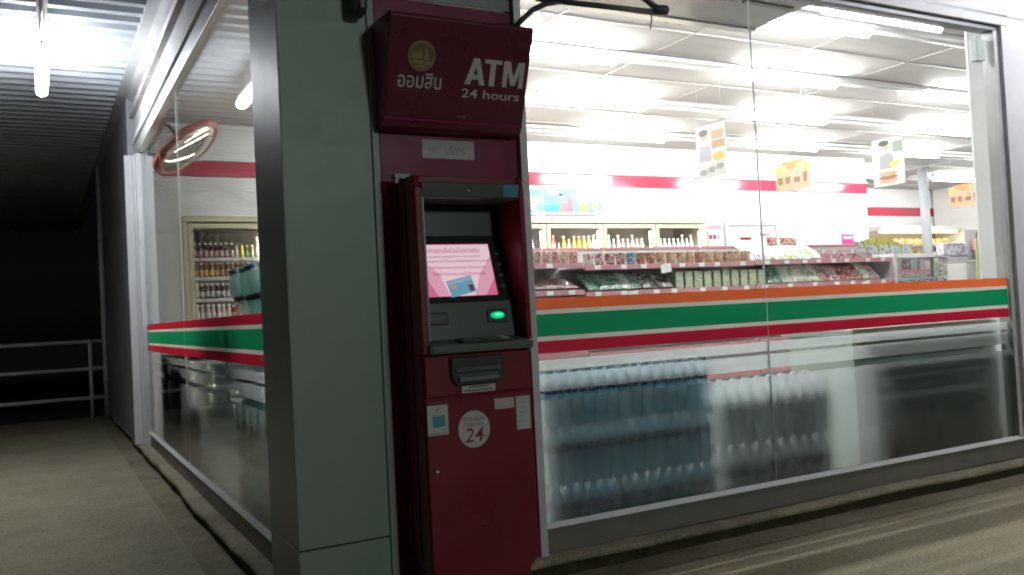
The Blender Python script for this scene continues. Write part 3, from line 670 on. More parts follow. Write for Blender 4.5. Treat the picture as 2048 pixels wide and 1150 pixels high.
brk = thing('awning_bracket', 'black awning bracket with a steel rod at the top of the pillar', 'bracket', (1.15, 3.33, 2.3))
obj('mount', MB().prism([(3.330, 2.345), (3.27, 2.345), (3.245, 2.36), (3.235, 2.39), (3.235, 3.0), (3.33, 3.0)], 'x', 1.122, 1.178), M_['pipe'], brk, .012)
obj('rod', MB().tube([(1.148, 3.225, 2.36), (1.148, 3.225, 2.95)], .008, 8), M_['alu'], brk)

# ------------------------------------------------------------------ railing and downpipe at the end of the path
rl = thing('railing', 'white tube railing across the end of the dark path', 'railing', (-1, 13.07, 0))
for z in (1.035, .672, .285): obj('rail', MB().tube([(-4.2, 13.07, z), (.77, 13.07, z)], .026, 8), M_['rail'], rl)
for x in (.60, -1.4, -3.4): obj('post', MB().tube([(x, 13.07, 0), (x, 13.07, 1.03)], .024, 8), M_['rail'], rl)
dp = thing('downpipe', 'thin pale downpipe standing at the end of the grey side wall', 'pipe', (.775, 13.0, 0))
obj('pipe', MB().tube([(.775, 13.0, 0), (.775, 13.0, CAN)], .03, 10), M_['rail'], dp)
for z in (.5, 2.0): obj('clip', MB().box(.74, .815, 12.97, 13.03, z, z + .03), M_['rail'], dp)

# ------------------------------------------------------------------ convex mirror inside the side window
mc = Vector((1.137, 7.600, 2.631)); mn = Vector((0.568, -0.307, -0.765)).normalized(); mu = Vector((0.734, -0.234, 0.639)).normalized(); mu = (mu - mn * mu.dot(mn)).normalized(); mv = mn.cross(mu)
mir = thing('convex_mirror', 'round convex security mirror with a red rim in the side window', 'mirror', mc)
def revolve(prof, seg=40, c=mc):
    vs = []; fs = []; n = len(prof)
    for k in range(seg):
        a = 2 * math.pi * k / seg
        for r_, h in prof: vs.append(c + (mu * math.cos(a) + mv * math.sin(a)) * r_ + mn * h)
    for k in range(seg):
        k2 = (k + 1) % seg
        for i in range(n - 1): fs.append((k*n+i, k2*n+i, k2*n+i+1, k*n+i+1))
    return MB().add(vs, fs, True)
obj('rim', revolve([(.262, -.010), (.268, .012), (.282, .018), (.305, .008), (.318, -.012), (.318, -.030), (.300, -.036), (.26, -.02)]), M_['mirror_rim'], mir)
cc = mc - mu * .01
obj('dome', revolve([(.272 * math.sin(t), .004 + .045 * (math.cos(t) - .1)) for t in [i * math.pi / 2 / 12 + .001 for i in range(12)]] + [(.273, -.004)], 40, mc), M_['mirror'], mir)
obj('back_dish', revolve([(.30, -.036), (.2, -.09), (.06, -.12), (.001, -.12)]), M_['mirror_rim'], mir)
bk = mc - mn * .13
obj('bracket', MB().tube([bk, bk - mn * .06 + Vector((-.03, .0, .05)), Vector((.97, bk.y + .06, 2.84))], .013, 8), M_['pipe'], mir)

# ------------------------------------------------------------------ walk-in cooler along the back wall
CX0, CX1, CZ = 1.30, 7.80, 2.215
ckl = thing('drinks_cooler', 'long beige framed glass door drinks cooler along the back wall', 'cooler', (4.5, YB, KH))
def cpart(name, mb, m_, parent=None, bevel=0): return obj(name, mb, M_[m_], parent or ckl, bevel)
cpart('cabinet', MB().box(CX0 - .03, CX1 + .03, 9.68, 9.70, KH, CZ).box(CX0 - .035, CX0 - .03, YB + .02, 9.68, KH, CZ).box(CX1 + .03, CX1 + .035, YB + .02, 9.68, KH, CZ), 'dark_in')
cpart('head_rail', MB().box(CX0 - .034, CX1 + .034, YB - .03, YB + .03, 2.180, CZ + .012), 'beige', None, .004)
cpart('jamb', MB().box(CX0 - .034, CX0 + .006, YB - .028, YB + .03, KH, 2.179), 'beige', None, .004)
cpart('jamb', MB().box(CX1 - .006, CX1 + .034, YB - .028, YB + .03, KH, 2.179), 'beige', None, .004)
cpart('gasket', MB().box(CX0 + .006, CX1 - .006, YB + .002, YB + .012, 2.165, 2.1795), 'dark')
M_['cool_lamp'] = emit('cool_lamp', (1, .86, .66), 110)
ND = 8; DW = (CX1 - CX0) / ND
SHELF = [.30, .52, .76, 1.00, 1.205, 1.425, 1.638, 1.828]
for d in range(ND):
    x0, x1 = CX0 + d * DW + .012, CX0 + (d + 1) * DW - .006
    b = .045
    dm = MB().box(x0, x0 + b, YB - .025, YB + .001, KH + .08, 2.164).box(x1 - b, x1, YB - .025, YB + .001, KH + .08, 2.164)
    dm.box(x0 + b, x1 - b, YB - .024, YB, 2.118, 2.163).box(x0 + b, x1 - b, YB - .024, YB, KH + .08, KH + .14)
    dr = cpart('cooler_door', dm, 'beige')
    cpart('pane', MB().box(x0 + b, x1 - b, YB - .014, YB - .010, KH + .14, 2.118), 'cooler_glass', dr)
    cpart('handle', MB().tube([(x1 - .02, YB - .028, .95), (x1 - .02, YB - .05, .98), (x1 - .02, YB - .05, 1.16), (x1 - .02, YB - .028, 1.19)], .009, 8), 'alu', dr)
    cpart('door_seal', MB().box(x0 - .011, x0 - .001, YB - .006, YB + .002, KH + .08, 2.164), 'dark', dr)
    cpart('lamp_strip', MB().box(x1 - .035, x1 - .02, YB + .035, YB + .05, .3, 2.08), 'cool_lamp')
    for z in SHELF:
        sh = cpart('shelf', MB().box(x0 + .02, x1 - .04, YB + .072, 9.6, z - .012, z), 'shelf_metal')
        cpart('shelf_lip', MB().box(x0 + .02, x1 - .04, YB + .064, YB + .0715, z - .030, z + .006), 'shelf_metal', sh)
        if d in (0, 5, 6, 7) and z > 1.1:
            for q in (.05, .30, .52): cpart('price_tag', MB().box(x0 + q, x0 + q + .05, YB + .0615, YB + .0635, z - .024, z), 'tag', sh)

# bottles: one prototype per kind, body with cap and label
def bottle_proto(name, prof, cap, lab, body_m, cap_m, lab_m, seg=12):
    b = MB().lathe(prof, seg).mesh(name, body_m); parts = []
    parts.append(('cap', MB().lathe(cap, 10).mesh('cap', cap_m)))
    if lab: parts.append(('label', MB().lathe(lab, seg).mesh('label', lab_m)))
    return name, b, parts
def place(proto, loc, label, cat, group, rot_=None):
    name, b, parts = proto
    o = bpy.data.objects.new(name, b); COL.objects.link(o); o.location = loc; tag(o, label, cat, group)
    o.rotation_euler = rot_ or (0, 0, random.uniform(0, 6.28))
    for nm, me in parts:
        c = bpy.data.objects.new(nm, me); COL.objects.link(c); c.parent = o
    return o
def small_bottle(kind, h, r_, body, cap, lab, neck=.5):
    bm_ = clear_plastic('glass_' + kind, body, .15) if sum(body) > .9 and kind.startswith('clear') else mat('body_' + kind, body, .15, var=.05, spec=.6)
    cm_ = mat('cap_' + kind, cap, .45, var=.04); lm_ = print_mat('label_' + kind, lab, 60, .4)
    prof = [(r_ * .8, 0), (r_, .006), (r_, h * .56), (r_ * .8, h * .68), (r_ * neck, h * .78), (r_ * neck, h * .90)]
    capp = [(r_ * neck + .003, h * .86), (r_ * neck + .004, h * .87), (r_ * neck + .004, h), (.001, h + .001)]
    labp = [(r_ + .0008, h * .12), (r_ + .0012, h * .13), (r_ + .0012, h * .50), (r_ + .0008, h * .51)]
    return bottle_proto('drink_bottle', prof, capp, labp, bm_, cm_, lm_)
K = {
 'cola': small_bottle('cola', .155, .021, (.035, .015, .012), (.75, .72, .70), [(.55, .5, .48), (.5, .08, .1), (.72, .7, .68)], .42),
 'white': small_bottle('white', .125, .019, (.72, .70, .66), (.7, .7, .68), [(.75, .72, .68), (.6, .3, .3)], .6),
 'yellow': small_bottle('yellow', .128, .019, (.70, .62, .10), (.74, .7, .3), [(.75, .7, .12), (.5, .5, .1)], .6),
 'greenlab': small_bottle('greenlab', .130, .019, (.22, .26, .10), (.70, .72, .68), [(.7, .7, .66), (.25, .5, .15)], .5),
 'amber': small_bottle('amber', .150, .022, (.25, .10, .015), (.74, .42, .30), [(.78, .56, .12), (.74, .6, .3), (.4, .2, .05)], .62),
 'brown': small_bottle('brown', .150, .022, (.10, .05, .02), (.68, .64, .55), [(.35, .22, .08), (.5, .35, .15)], .5),
 'darkwhite': small_bottle('darkwhite', .155, .022, (.05, .03, .035), (.76, .76, .76), [(.78, .77, .76), (.72, .72, .74), (.12, .1, .16)], .62),
 'pinkwhite': small_bottle('pinkwhite', .165, .021, (.72, .58, .54), (.78, .78, .77), [(.76, .66, .62), (.78, .76, .74)], .66),
 'clear': small_bottle('clear', .215, .026, (.62, .66, .68), (.78, .78, .78), [(.78, .78, .78), (.7, .74, .78)], .45),
 'clearwhite': small_bottle('clearwhite', .165, .024, (.80, .80, .80), (.80, .80, .80), [(.8, .8, .8), (.7, .75, .8)], .5),
 'redjuice': small_bottle('redjuice', .215, .027, (.55, .12, .10), (.7, .2, .2), [(.75, .5, .4), (.6, .1, .1)], .5),
 'yellowjuice': small_bottle('yellowjuice', .205, .028, (.70, .58, .10), (.75, .72, .6), [(.78, .7, .2), (.7, .6, .1), (.4, .45, .1)], .5),
}
NICE = {'cola': 'dark brown bottle with white cap', 'white': 'white bottle', 'yellow': 'yellow bottle', 'greenlab': 'green bottle', 'amber': 'amber bottle with yellow label',
        'brown': 'brown bottle', 'darkwhite': 'dark bottle with white label', 'pinkwhite': 'pinkish white bottle', 'clear': 'clear tall bottle', 'clearwhite': 'whitish bottle',
        'redjuice': 'red drink bottle', 'yellowjuice': 'yellow drink bottle'}
rows = [(1.828, ['cola'] * 8 + ['white', 'yellow', 'greenlab', 'greenlab', 'clear'], 'top shelf'),
        (1.638, ['amber'] * 5 + ['brown', 'brown', 'amber', 'brown', 'brown', 'brown', 'white'], 'second shelf'),
        (1.425, ['pinkwhite'] + ['darkwhite'] * 11, 'third shelf'),
        (1.205, ['pinkwhite'] * 7 + ['brown', 'redjuice', 'white'], 'fourth shelf')]
for z, ks, nm in rows:
    for i, k in enumerate(ks):
        place(K[k], (1.383 + i * .0505 + random.uniform(-.003, .003), 9.105 + random.uniform(-.006, .006), z), f'{NICE[k]}, {ORD[i]} from left on the leftmost cooler {nm}', 'bottle', 'bottles in the leftmost cooler door')
for d, ks in ((4, ['redjuice', 'redjuice', 'clearwhite', 'clear', 'clearwhite', 'redjuice', 'clear', 'clearwhite', 'clearwhite']),
              (5, ['redjuice', 'redjuice', 'white', 'yellowjuice', 'clearwhite', 'yellowjuice', 'yellowjuice', 'yellowjuice', 'yellowjuice', 'clear']),
              (6, ['clear', 'clear', 'clearwhite', 'clear', 'clearwhite', 'clearwhite', 'clear', 'clearwhite', 'clearwhite']),
              (7, ['clearwhite'] * 6 + ['clear', 'clearwhite', 'clear'])):
    for i, k in enumerate(ks):
        place(K[k], (CX0 + d * DW + .10 + i * .072, 9.11, 1.828), f'{NICE[k]}, {ORD[i]} from left in the {["half hidden","second","third","rightmost"][d-4]} cooler door right of the ATM', 'bottle', 'bottles in the coolers beyond the shelves')

# ------------------------------------------------------------------ gondola shelving behind the window
GY = 5.50
gon = thing('gondola_shelf', 'long pink edged gondola shelf of groceries behind the window stripe', 'shelf', (5.0, 5.9, KH))
def gp(name, mb, m_, parent=None, bevel=0): return obj(name, mb, M_[m_], parent or gon, bevel)
gp('back_panel', MB().box(3.0, 7.0, 5.86, 5.90, KH, 1.60), 'shelf_metal')
gp('top_rail', MB().box(3.0, 7.0, 5.85, 5.91, 1.601, 1.625), 'shelf_pink', None, .004)
gp('end_panel', MB().box(7.001, 7.03, 5.46, 5.91, KH, 1.50), 'shelf_metal')
for x in (3.0, 4.0, 5.0, 6.0): gp('upright', MB().box(x, x + .03, 5.84, 5.859, KH, 1.60), 'shelf_metal')
SEC = [(3.00, 3.585, .02), (3.60, 5.28, 0), (5.295, 7.0, .005)]
for x0, x1, up in SEC:
    for z in (1.456, 1.256, 1.03, .80, .55, .30):
        sh = gp('shelf', MB().box(x0, x1, GY, 5.859, z + up - .012, z + up), 'shelf_metal')
        gp('shelf_lip', MB().box(x0, x1, GY - .010, GY - .001, z + up - .030, z + up + .008), 'shelf_pink', sh)
        if z > .9:
            x = x0 + .06 + random.uniform(0, .08)
            while x < x1 - .08:
                gp('price_tag', MB().box(x, x + .055, GY - .0125, GY - .0105, z + up - .027, z + up + .004), 'tag', sh); x += random.uniform(.16, .32)
for x, z in ((4.35, 1.42), (4.02, 1.22), (6.62, 1.22)):
    gp('price_card', rot(FRONT(x, GY - .016, z), 0, 0, R(8)).rect(MB(), -.05, .05, -.03, .035, .0, .002), 'tag')

def cup_proto(kind, cols, h=.095, r_=.043):
    m1 = print_mat('cup_' + kind, cols, 38, .4)
    m2 = mat('lid_' + kind, (.72, .66, .60), .35, var=.05)
    b = MB().lathe([(r_ * .78, 0), (r_, h * .96), (r_ * 1.02, h)], 14).mesh('noodle_cup', m1)
    return 'noodle_cup', b, [('lid', MB().lathe([(r_ * 1.07, h + .0005), (r_ * 1.07, h + .005), (r_ * .9, h + .006), (.001, h + .006)], 14).mesh('lid', m2))]
def can_proto(kind, cols, h=.10, r_=.033):
    m1 = print_mat('can_' + kind, cols, 45, .3); m2 = mat('canlid_' + kind, (.65, .62, .6), .3, .4)
    b = MB().lathe([(r_ * .9, 0), (r_, .005), (r_, h - .008), (r_ * .93, h)], 14).mesh('food_can', m1)
    return 'food_can', b, [('lid', MB().lathe([(r_ * .9, h + .0005), (r_ * .9, h + .003), (.001, h + .002)], 12).mesh('lid', m2))]
def carton_proto(kind, cols, w=.075, d=.05, h=.135):
    m1 = print_mat('carton_' + kind, [tuple(.75 * v * .8 + .2 * sum(c) / 3 for v in c) for c in cols], 40, .45); m2 = print_mat('cartontop_' + kind, cols[::-1], 28, .45)
    b = MB().box(-w/2, w/2, -d/2, d/2, 0, h).mesh('carton', m1)
    return 'carton', b, [('flap', MB().box(-w/2 + .002, w/2 - .002, -d/2 + .002, d/2 - .002, h + .0005, h + .004).mesh('flap', m2))]
def pouch_proto(kind, cols, w=.15, h=.20, t=.045, rough=.2):
    """pillow bag: crimped top and bottom, bulged middle"""
    m1 = print_mat('pouch_' + kind, [tuple(.75 * v + .25 * sum(c) / 3 for v in c) for c in cols], 26, rough); nx, nz = 8, 9; vs = []; fs = []
    for side in (-1, 1):
        for j in range(nz + 1):
            for i in range(nx + 1):
                u, v = i / nx, j / nz
                bul = (math.sin(math.pi * u) ** .6) * (math.sin(math.pi * v) ** .5) if 0 < v < 1 and 0 < u < 1 else 0
                wr = .06 * math.sin(9 * u + 5 * v + side) * bul
                vs.append(((u - .5) * w * (1 - .06 * math.sin(math.pi * v)), side * (.0015 + t / 2 * (bul + wr)), v * h))
    k = (nx + 1) * (nz + 1)
    for j in range(nz):
        for i in range(nx):
            a = j * (nx + 1) + i; q = (a, a + 1, a + nx + 2, a + nx + 1)
            fs.append(q); fs.append(tuple(p + k for p in q[::-1]))
    b = MB().add(vs, fs, True).mesh('snack_pouch', m1)
    seal = MB().box(-w/2, w/2, -.002, .002, h * .955, h + .004).mesh('seal', mat('seal_' + kind, cols[-1], .3, var=.05))
    return 'snack_pouch', b, [('seal', seal)]
top_z = 1.456; low_z = 1.256
cans = [can_proto('a', [(.42, .22, .20), (.6, .5, .46), (.3, .1, .1)]), can_proto('b', [(.5, .36, .3), (.35, .15, .14), (.6, .55, .5)])]
for i in range(7): place(cans[i % 2], (3.09 + i * .076, 5.56, top_z + .02), f'{ORD[i]} reddish brown can from the ATM on the upper shelf', 'can', 'cans on the upper shelf')
cups = {'white': cup_proto('white', [(.62, .60, .55), (.72, .70, .66), (.4, .1, .12)]), 'maroon': cup_proto('maroon', [(.30, .05, .06), (.7, .68, .64), (.35, .08, .1)]),
        'blue': cup_proto('blue', [(.06, .18, .28), (.5, .55, .58), (.1, .25, .35)]), 'brown': cup_proto('brown', [(.35, .12, .07), (.6, .5, .4), (.25, .06, .05)]),
        'tan': cup_proto('tan', [(.52, .36, .22), (.66, .56, .44), (.4, .2, .1)])}
seq = ['white', 'white', 'maroon', 'maroon', 'blue', 'brown', 'brown', 'tan', 'tan', 'tan', 'tan', 'brown', 'tan', 'tan', 'brown', 'tan', 'tan']
for i, k in enumerate(seq):
    place(cups[k], (3.68 + i * .0985, 5.56 + random.uniform(0, .012), top_z), f'{k} printed noodle cup, {ORD[i]} from left on the upper shelf', 'cup', 'noodle cups on the upper shelf')
pou = {'purple': pouch_proto('purple', [(.25, .12, .28), (.6, .58, .55), (.7, .7, .68)]), 'green': pouch_proto('green', [(.35, .42, .16), (.62, .64, .5), (.7, .72, .66)]),
       'silver': pouch_proto('silver', [(.55, .57, .52), (.72, .72, .7), (.4, .45, .3)]), 'red': pouch_proto('red', [(.30, .06, .05), (.55, .35, .3), (.4, .1, .08)], .13, .17),
       'dkgreen': pouch_proto('dkgreen', [(.07, .20, .12), (.35, .42, .36), (.12, .3, .2)]), 'pinkflat': pouch_proto('pinkflat', [(.5, .26, .28), (.62, .5, .48), (.4, .16, .18)], .14, .18, .03),
       'black': pouch_proto('black', [(.05, .05, .05), (.3, .28, .25), (.45, .42, .4)], .14, .18)}
def lean(deg, z=0): return (R(-deg), 0, R(z))
up = ['purple', 'purple', 'green', 'silver', 'green', 'silver', 'green', 'silver', 'silver']
for i, k in enumerate(up):
    place(pou[k], (5.36 + i * .092, 5.54, top_z + .022), f'{k} glossy snack bag, {ORD[i]} from left lying on the upper shelf', 'snack bag', 'snack bags on the upper shelf', lean(52, random.uniform(-14, 14)))
for i, x in enumerate((5.82, 5.98, 6.06)): place(pou['red'], (x, 5.80, top_z + .06), f'{ORD[i]} dark red pouch standing at the back of the upper shelf', 'snack bag', 'red pouches at the back of the upper shelf', lean(4, random.uniform(-10, 10)))
crt = {'g': carton_proto('g', [(.32, .44, .20), (.62, .66, .50), (.5, .58, .34)]), 'w': carton_proto('w', [(.62, .58, .54), (.7, .66, .62), (.5, .3, .32)], .085, .06, .10),
       'p': carton_proto('p', [(.5, .05, .16), (.6, .2, .28), (.66, .5, .5)], .12, .08, .055)}
for i in range(5): place(crt['p'], (6.22 + i * .125, 5.57, top_z), f'{ORD[i]} low magenta carton from left on the upper shelf', 'carton', 'cartons on the upper shelf', (0, 0, 0))
for i in range(5): place(crt['w'], (6.25 + i * .125, 5.70, top_z), f'{ORD[i]} pale carton from left behind the magenta cartons', 'carton', 'cartons on the upper shelf', (0, 0, 0))
for i in range(10): place(crt['g'], (4.52 + i * .098, 5.56, low_z), f'{ORD[i]} pale green carton from left on the lower shelf', 'carton', 'green cartons on the lower shelf', (0, 0, R(random.uniform(-4, 4))))
for i in range(6): place(pou['pinkflat'], (3.08 + i * .085, 5.54, low_z + .022 + .02), f'{ORD[i]} flat pinkish pack from the ATM on the lower shelf', 'snack bag', 'packs on the lower shelf', lean(66, random.uniform(-8, 8)))
for i, k in enumerate(['dkgreen', 'dkgreen', 'dkgreen', 'silver', 'dkgreen', 'black', 'black', 'black']):
    place(pou[k], (3.72 + i * .10, 5.55, low_z + .02), f'{ {"dkgreen":"dark green","silver":"silver","black":"black"}[k] } bag, {ORD[i]} from left slumped on the lower shelf', 'snack bag', 'packs on the lower shelf', lean(48, random.uniform(-15, 15)))
for i, k in enumerate(['dkgreen', 'silver', 'green', 'silver', 'green', 'pinkflat', 'pinkflat', 'red', 'red', 'red', 'green', 'pinkflat']):
    place(pou[k], (5.58 + i * .115, 5.55, low_z + .02), f'{ {"dkgreen":"dark green","silver":"silver","green":"light green","pinkflat":"pinkish","red":"dark red"}[k] } bag, {ORD[i]} to the right of the green cartons', 'snack bag', 'packs on the lower shelf', lean(38, random.uniform(-18, 18)))
# third shelf, seen only in the gap under the stripe
for i in range(24):
    k = ['dkgreen', 'black', 'white', 'green'][i % 4]
    place(cups['white'] if k == 'white' else pou[k], (3.15 + i * .155, 5.56, 1.03 + .022), f'{"white cup" if k == "white" else k.replace("dk","dark ") + " bag"}, {ORD[i % 12]} of the {"left" if i < 12 else "right"} half on the third shelf', 'goods', 'goods on the third shelf', None if k == 'white' else lean(40))

# ------------------------------------------------------------------ things at the right end of the shop
rack = thing('snack_rack', 'wire snack rack with hanging packets beyond the long shelf', 'rack', (8.0, 6.3, KH))
obj('frame', MB().box(7.55, 7.58, 6.28, 6.31, KH, 1.56).box(8.72, 8.75, 6.28, 6.31, KH, 1.56).box(7.58, 8.72, 6.285, 6.305, 1.50, 1.53), M_['shelf_metal'], rack)
obj('board', MB().box(7.585, 8.715, 6.306, 6.316, KH, 1.55), M_['shelf_metal'], rack)
for z in (1.49, 1.27): obj('hook_rail', MB().box(7.585, 8.715, 6.10, 6.284, z, z + .012), M_['alu'], rack)
hang = [pouch_proto('hang_a', [(.6, .6, .58), (.42, .44, .36), (.25, .3, .2)], .13, .19, .03), pouch_proto('hang_b', [(.45, .42, .4), (.66, .64, .6), (.3, .2, .18)], .13, .19, .03),
        pouch_proto('hang_c', [(.08, .2, .42), (.6, .62, .64), (.2, .35, .5)], .13, .19, .03)]
for r_, z in enumerate((1.29, 1.07)):
    for i in range(8):
        pr = hang[2] if r_ == 1 else hang[i % 2]
        place(pr, (7.67 + i * .135, 6.10 + .02 * (i % 2), z), f'{"blue" if r_ else "grey"} packet, {ORD[i]} from left on the {"lower" if r_ else "upper"} hooks of the snack rack', 'packet', 'packets on the snack rack', (0, 0, R(random.uniform(-8, 8))))
end = thing('end_shelf', 'small tiered shelf of packs at the end of the long shelf', 'shelf', (7.3, 5.8, KH))
obj('panel', MB().box(7.06, 7.54, 5.82, 5.85, KH, 1.42), M_['shelf_metal'], end)
for z in (1.34, 1.13, .90): obj('tier', MB().box(7.06, 7.54, 5.50, 5.819, z - .014, z), M_['shelf_metal'], end); obj('tier_lip', MB().box(7.06, 7.54, 5.49, 5.499, z - .03, z + .008), M_['shelf_pink'], end)
ep = [carton_proto('end_a', [(.55, .5, .48), (.4, .18, .2), (.62, .6, .58)], .10, .07, .11), carton_proto('end_b', [(.12, .12, .14), (.5, .48, .46), (.3, .12, .14)], .10, .07, .11), carton_proto('end_c', [(.2, .3, .45), (.6, .6, .6), (.3, .4, .3)], .10, .07, .11)]
for t_, z in enumerate((1.34, 1.13)):
    for i in range(4): place(ep[(i + t_) % 3], (7.12 + i * .115, 5.56, z), f'{ORD[i]} small pack from left on the {["top", "middle"][t_]} tier of the end shelf', 'pack', 'packs on the end shelf', (0, 0, R(random.uniform(-6, 6))))
# yellow topped display with small picture cards
ys = thing('counter_display', 'yellow arched display topper with small picture cards', 'display', (8.0, 6.6, 1.56))
M_['yel'] = print_mat('yel', [(.36, .32, .07), (.46, .40, .12), (.25, .28, .08)], 10)
yf = FRONT(8.12, 6.55, 1.56)
obj('box', MB().box(7.62, 8.62, 6.50, 6.70, 1.545, 1.63), M_['shelf_metal'], ys)
obj('arch', yf.poly(MB(), [(-.45, .07)] + [(-.45 + .9 * k / 14, .09 + .10 * math.sin(math.pi * k / 14)) for k in range(15)] + [(.45, .07)], .0, .02), M_['yel'], ys)
M_['photo'] = print_mat('photo', [(.35, .45, .55), (.55, .5, .4), (.15, .16, .2)], 40)
for k in range(5): obj('picture_card', FRONT(7.68 + k * .19, 6.488, 1.555).rect(MB(), 0, .15, 0, .11 if k else .15, 0, .004), M_['photo'], ys)
tis = print_mat('tissue', [(.72, .72, .74), (.62, .62, .68), (.35, .32, .45)], 20)
for i in range(5):
    o = obj('wrapped_pack', MB().box(-.04, .04, -.05, .05, 0, .20), tis, None, .015, at=(8.86 + i * .088, 6.3, 1.46))
    obj('pack_band', MB().box(-.042, .042, -.052, .052, .03, .07), M_['inkgrey'], o, .012, at=(0, 0, 0))
    tag(o, f'{ORD[i]} white wrapped pack from left on the small stand', 'pack', 'white packs on the small stand')
st = thing('display_stand', 'small stand with a yellow green edge strip by the white packs', 'stand', (9.1, 6.35, KH))
obj('top', MB().box(8.80, 9.30, 6.2, 6.5, 1.435, 1.459), M_['shelf_metal'], st); obj('leg', MB().box(8.82, 8.86, 6.3, 6.4, KH, 1.434), M_['shelf_metal'], st)
obj('edge_strip', MB().box(9.31, 9.40, 6.19, 6.21, KH, 1.70), mat('strip', (.62, .62, .34), .4), st)
gl = thing('rubber_gloves', 'teal rubber gloves hanging by the right window edge', 'gloves', (9.62, 6.3, 1.32))
for k in range(4): obj('finger', MB().tube([(9.55 + k * .045, 6.3, 1.48), (9.545 + k * .047, 6.3, 1.40), (9.535 + k * .052, 6.29, 1.31 + .01 * (k % 2))], [.028, .022, .012], 8), mat('teal_glove', (.03, .30, .27), .4), gl)
obj('cuff', MB().box(9.52, 9.72, 6.285, 6.315, 1.47, 1.55), M_['teal'], gl, .01)
hb = thing('pink_bag', 'pink carrier bag hanging above the teal gloves', 'bag', (9.62, 6.35, 1.6))
obj('pouch', MB().box(9.52, 9.78, 6.34, 6.40, 1.575, 1.70), mat('pinkbag', (.62, .25, .32), .4), hb, .02)
obj('handle', MB().tube([(9.58, 6.37, 1.70), (9.60, 6.37, 1.78), (9.70, 6.37, 1.78), (9.72, 6.37, 1.70)], .006, 6), M_['dark'], hb)
hk = thing('hook_stand', 'slim white stand holding the gloves and pink bag', 'stand', (9.65, 6.42, KH))
obj('panel', MB().box(9.45, 9.85, 6.42, 6.44, KH, 1.82), M_['shelf_metal'], hk); obj('hook', MB().box(9.55, 9.75, 6.38, 6.419, 1.54, 1.55), M_['alu'], hk)
# warm lit food case before the far wall
fcs = thing('food_case', 'warm lit hot food display case before the far wall', 'display case', (15.5, 10.9, KH))
M_['warm'] = emit('warm', (1, .72, .35), 6); M_['food'] = print_mat('food', [(.7, .45, .12), (.8, .7, .5), (.55, .2, .08), (.75, .6, .3)], 8)
obj('body', MB().box(13.6, 16.0, 10.9, 11.4, KH, 1.72), M_['white_wall'], fcs); obj('roof', MB().box(13.6, 16, 10.85, 11.4, 2.28, 2.36), M_['white_wall'], fcs)
obj('lamp', MB().box(13.7, 15.9, 10.95, 11.0, 2.24, 2.275), M_['warm'], fcs)
for z in (1.73, 1.98): obj('tray', MB().box(13.7, 15.9, 10.95, 11.35, z, z + .02), M_['alu'], fcs)
for z in (1.755, 2.005):
    for k in range(10):
        bn = tag(obj('bun', MB().lathe([(.07, 0), (.09, .03), (.085, .09), (.05, .13), (.001, .14)], 12), M_['food'], at=(13.82 + k * .21, 11.1, z)), f'{ORD[k]} golden bun from left on the {"lower" if z < 1.9 else "upper"} tray of the warm case', 'bun', 'buns in the warm case')
# notices on the back wall and the grey door
gd = thing('grey_door', 'grey service door in the white back wall with a red strip', 'door', (8.65, YB, KH))
obj('frame', MB().box(8.155, 8.215, YB - .03, YB + .009, KH, 2.21).box(9.085, 9.145, YB - .03, YB + .009, KH, 2.21).box(8.216, 9.084, YB - .03, YB + .009, 2.15, 2.21), M_['grey_door'], gd, .004)
obj('leaf', MB().box(8.218, 9.082, YB - .012, YB - .002, KH, 2.147), M_['grey_door'], gd, .003)
obj('closer', MB().box(8.78, 8.96, YB - .05, YB - .0125, 2.03, 2.06), M_['alu'], gd, .004)
obj('red_strip', FRONT(8.42, YB - .0125, 1.955).rect(MB(), 0, .20, 0, .035), M_['red'], gd)
nb = thing('wall_notice', 'white and pink notice between the cooler and the grey door', 'notice', (8.0, YB, 1.9))
nf = FRONT(7.872, YB - .002, 1.60)
obj('sheet', nf.rect(MB(), 0, .25, 0, .56, 0, .003), M_['paper'], nb); obj('heading', nf.rect(MB(), .01, .24, .50, .55, .0035), M_['shelf_pink'], nb)
for k in range(3): obj('mark', nf.rect(MB(), .01 + .07 * k, .065 + .07 * k, .37, .43, .0035), M_['magenta'] if k < 2 else M_['inkgrey'], nb)
obj('text_block', nf.rect(MB(), .02, .23, .05, .33, .0035), M_['letter'], nb)
pk = tag(obj('pink_notice', FRONT(10.406, YB - .002, 1.80).rect(MB(), 0, .245, 0, .225, 0, .003), mat('pinknotice', (.62, .05, .22), .45)), 'small magenta notice on the white back wall', 'notice')
obj('lettering', FRONT(10.406, YB - .002, 1.80).rect(MB(), .03, .215, .155, .195, .0035), M_['letter'], pk)

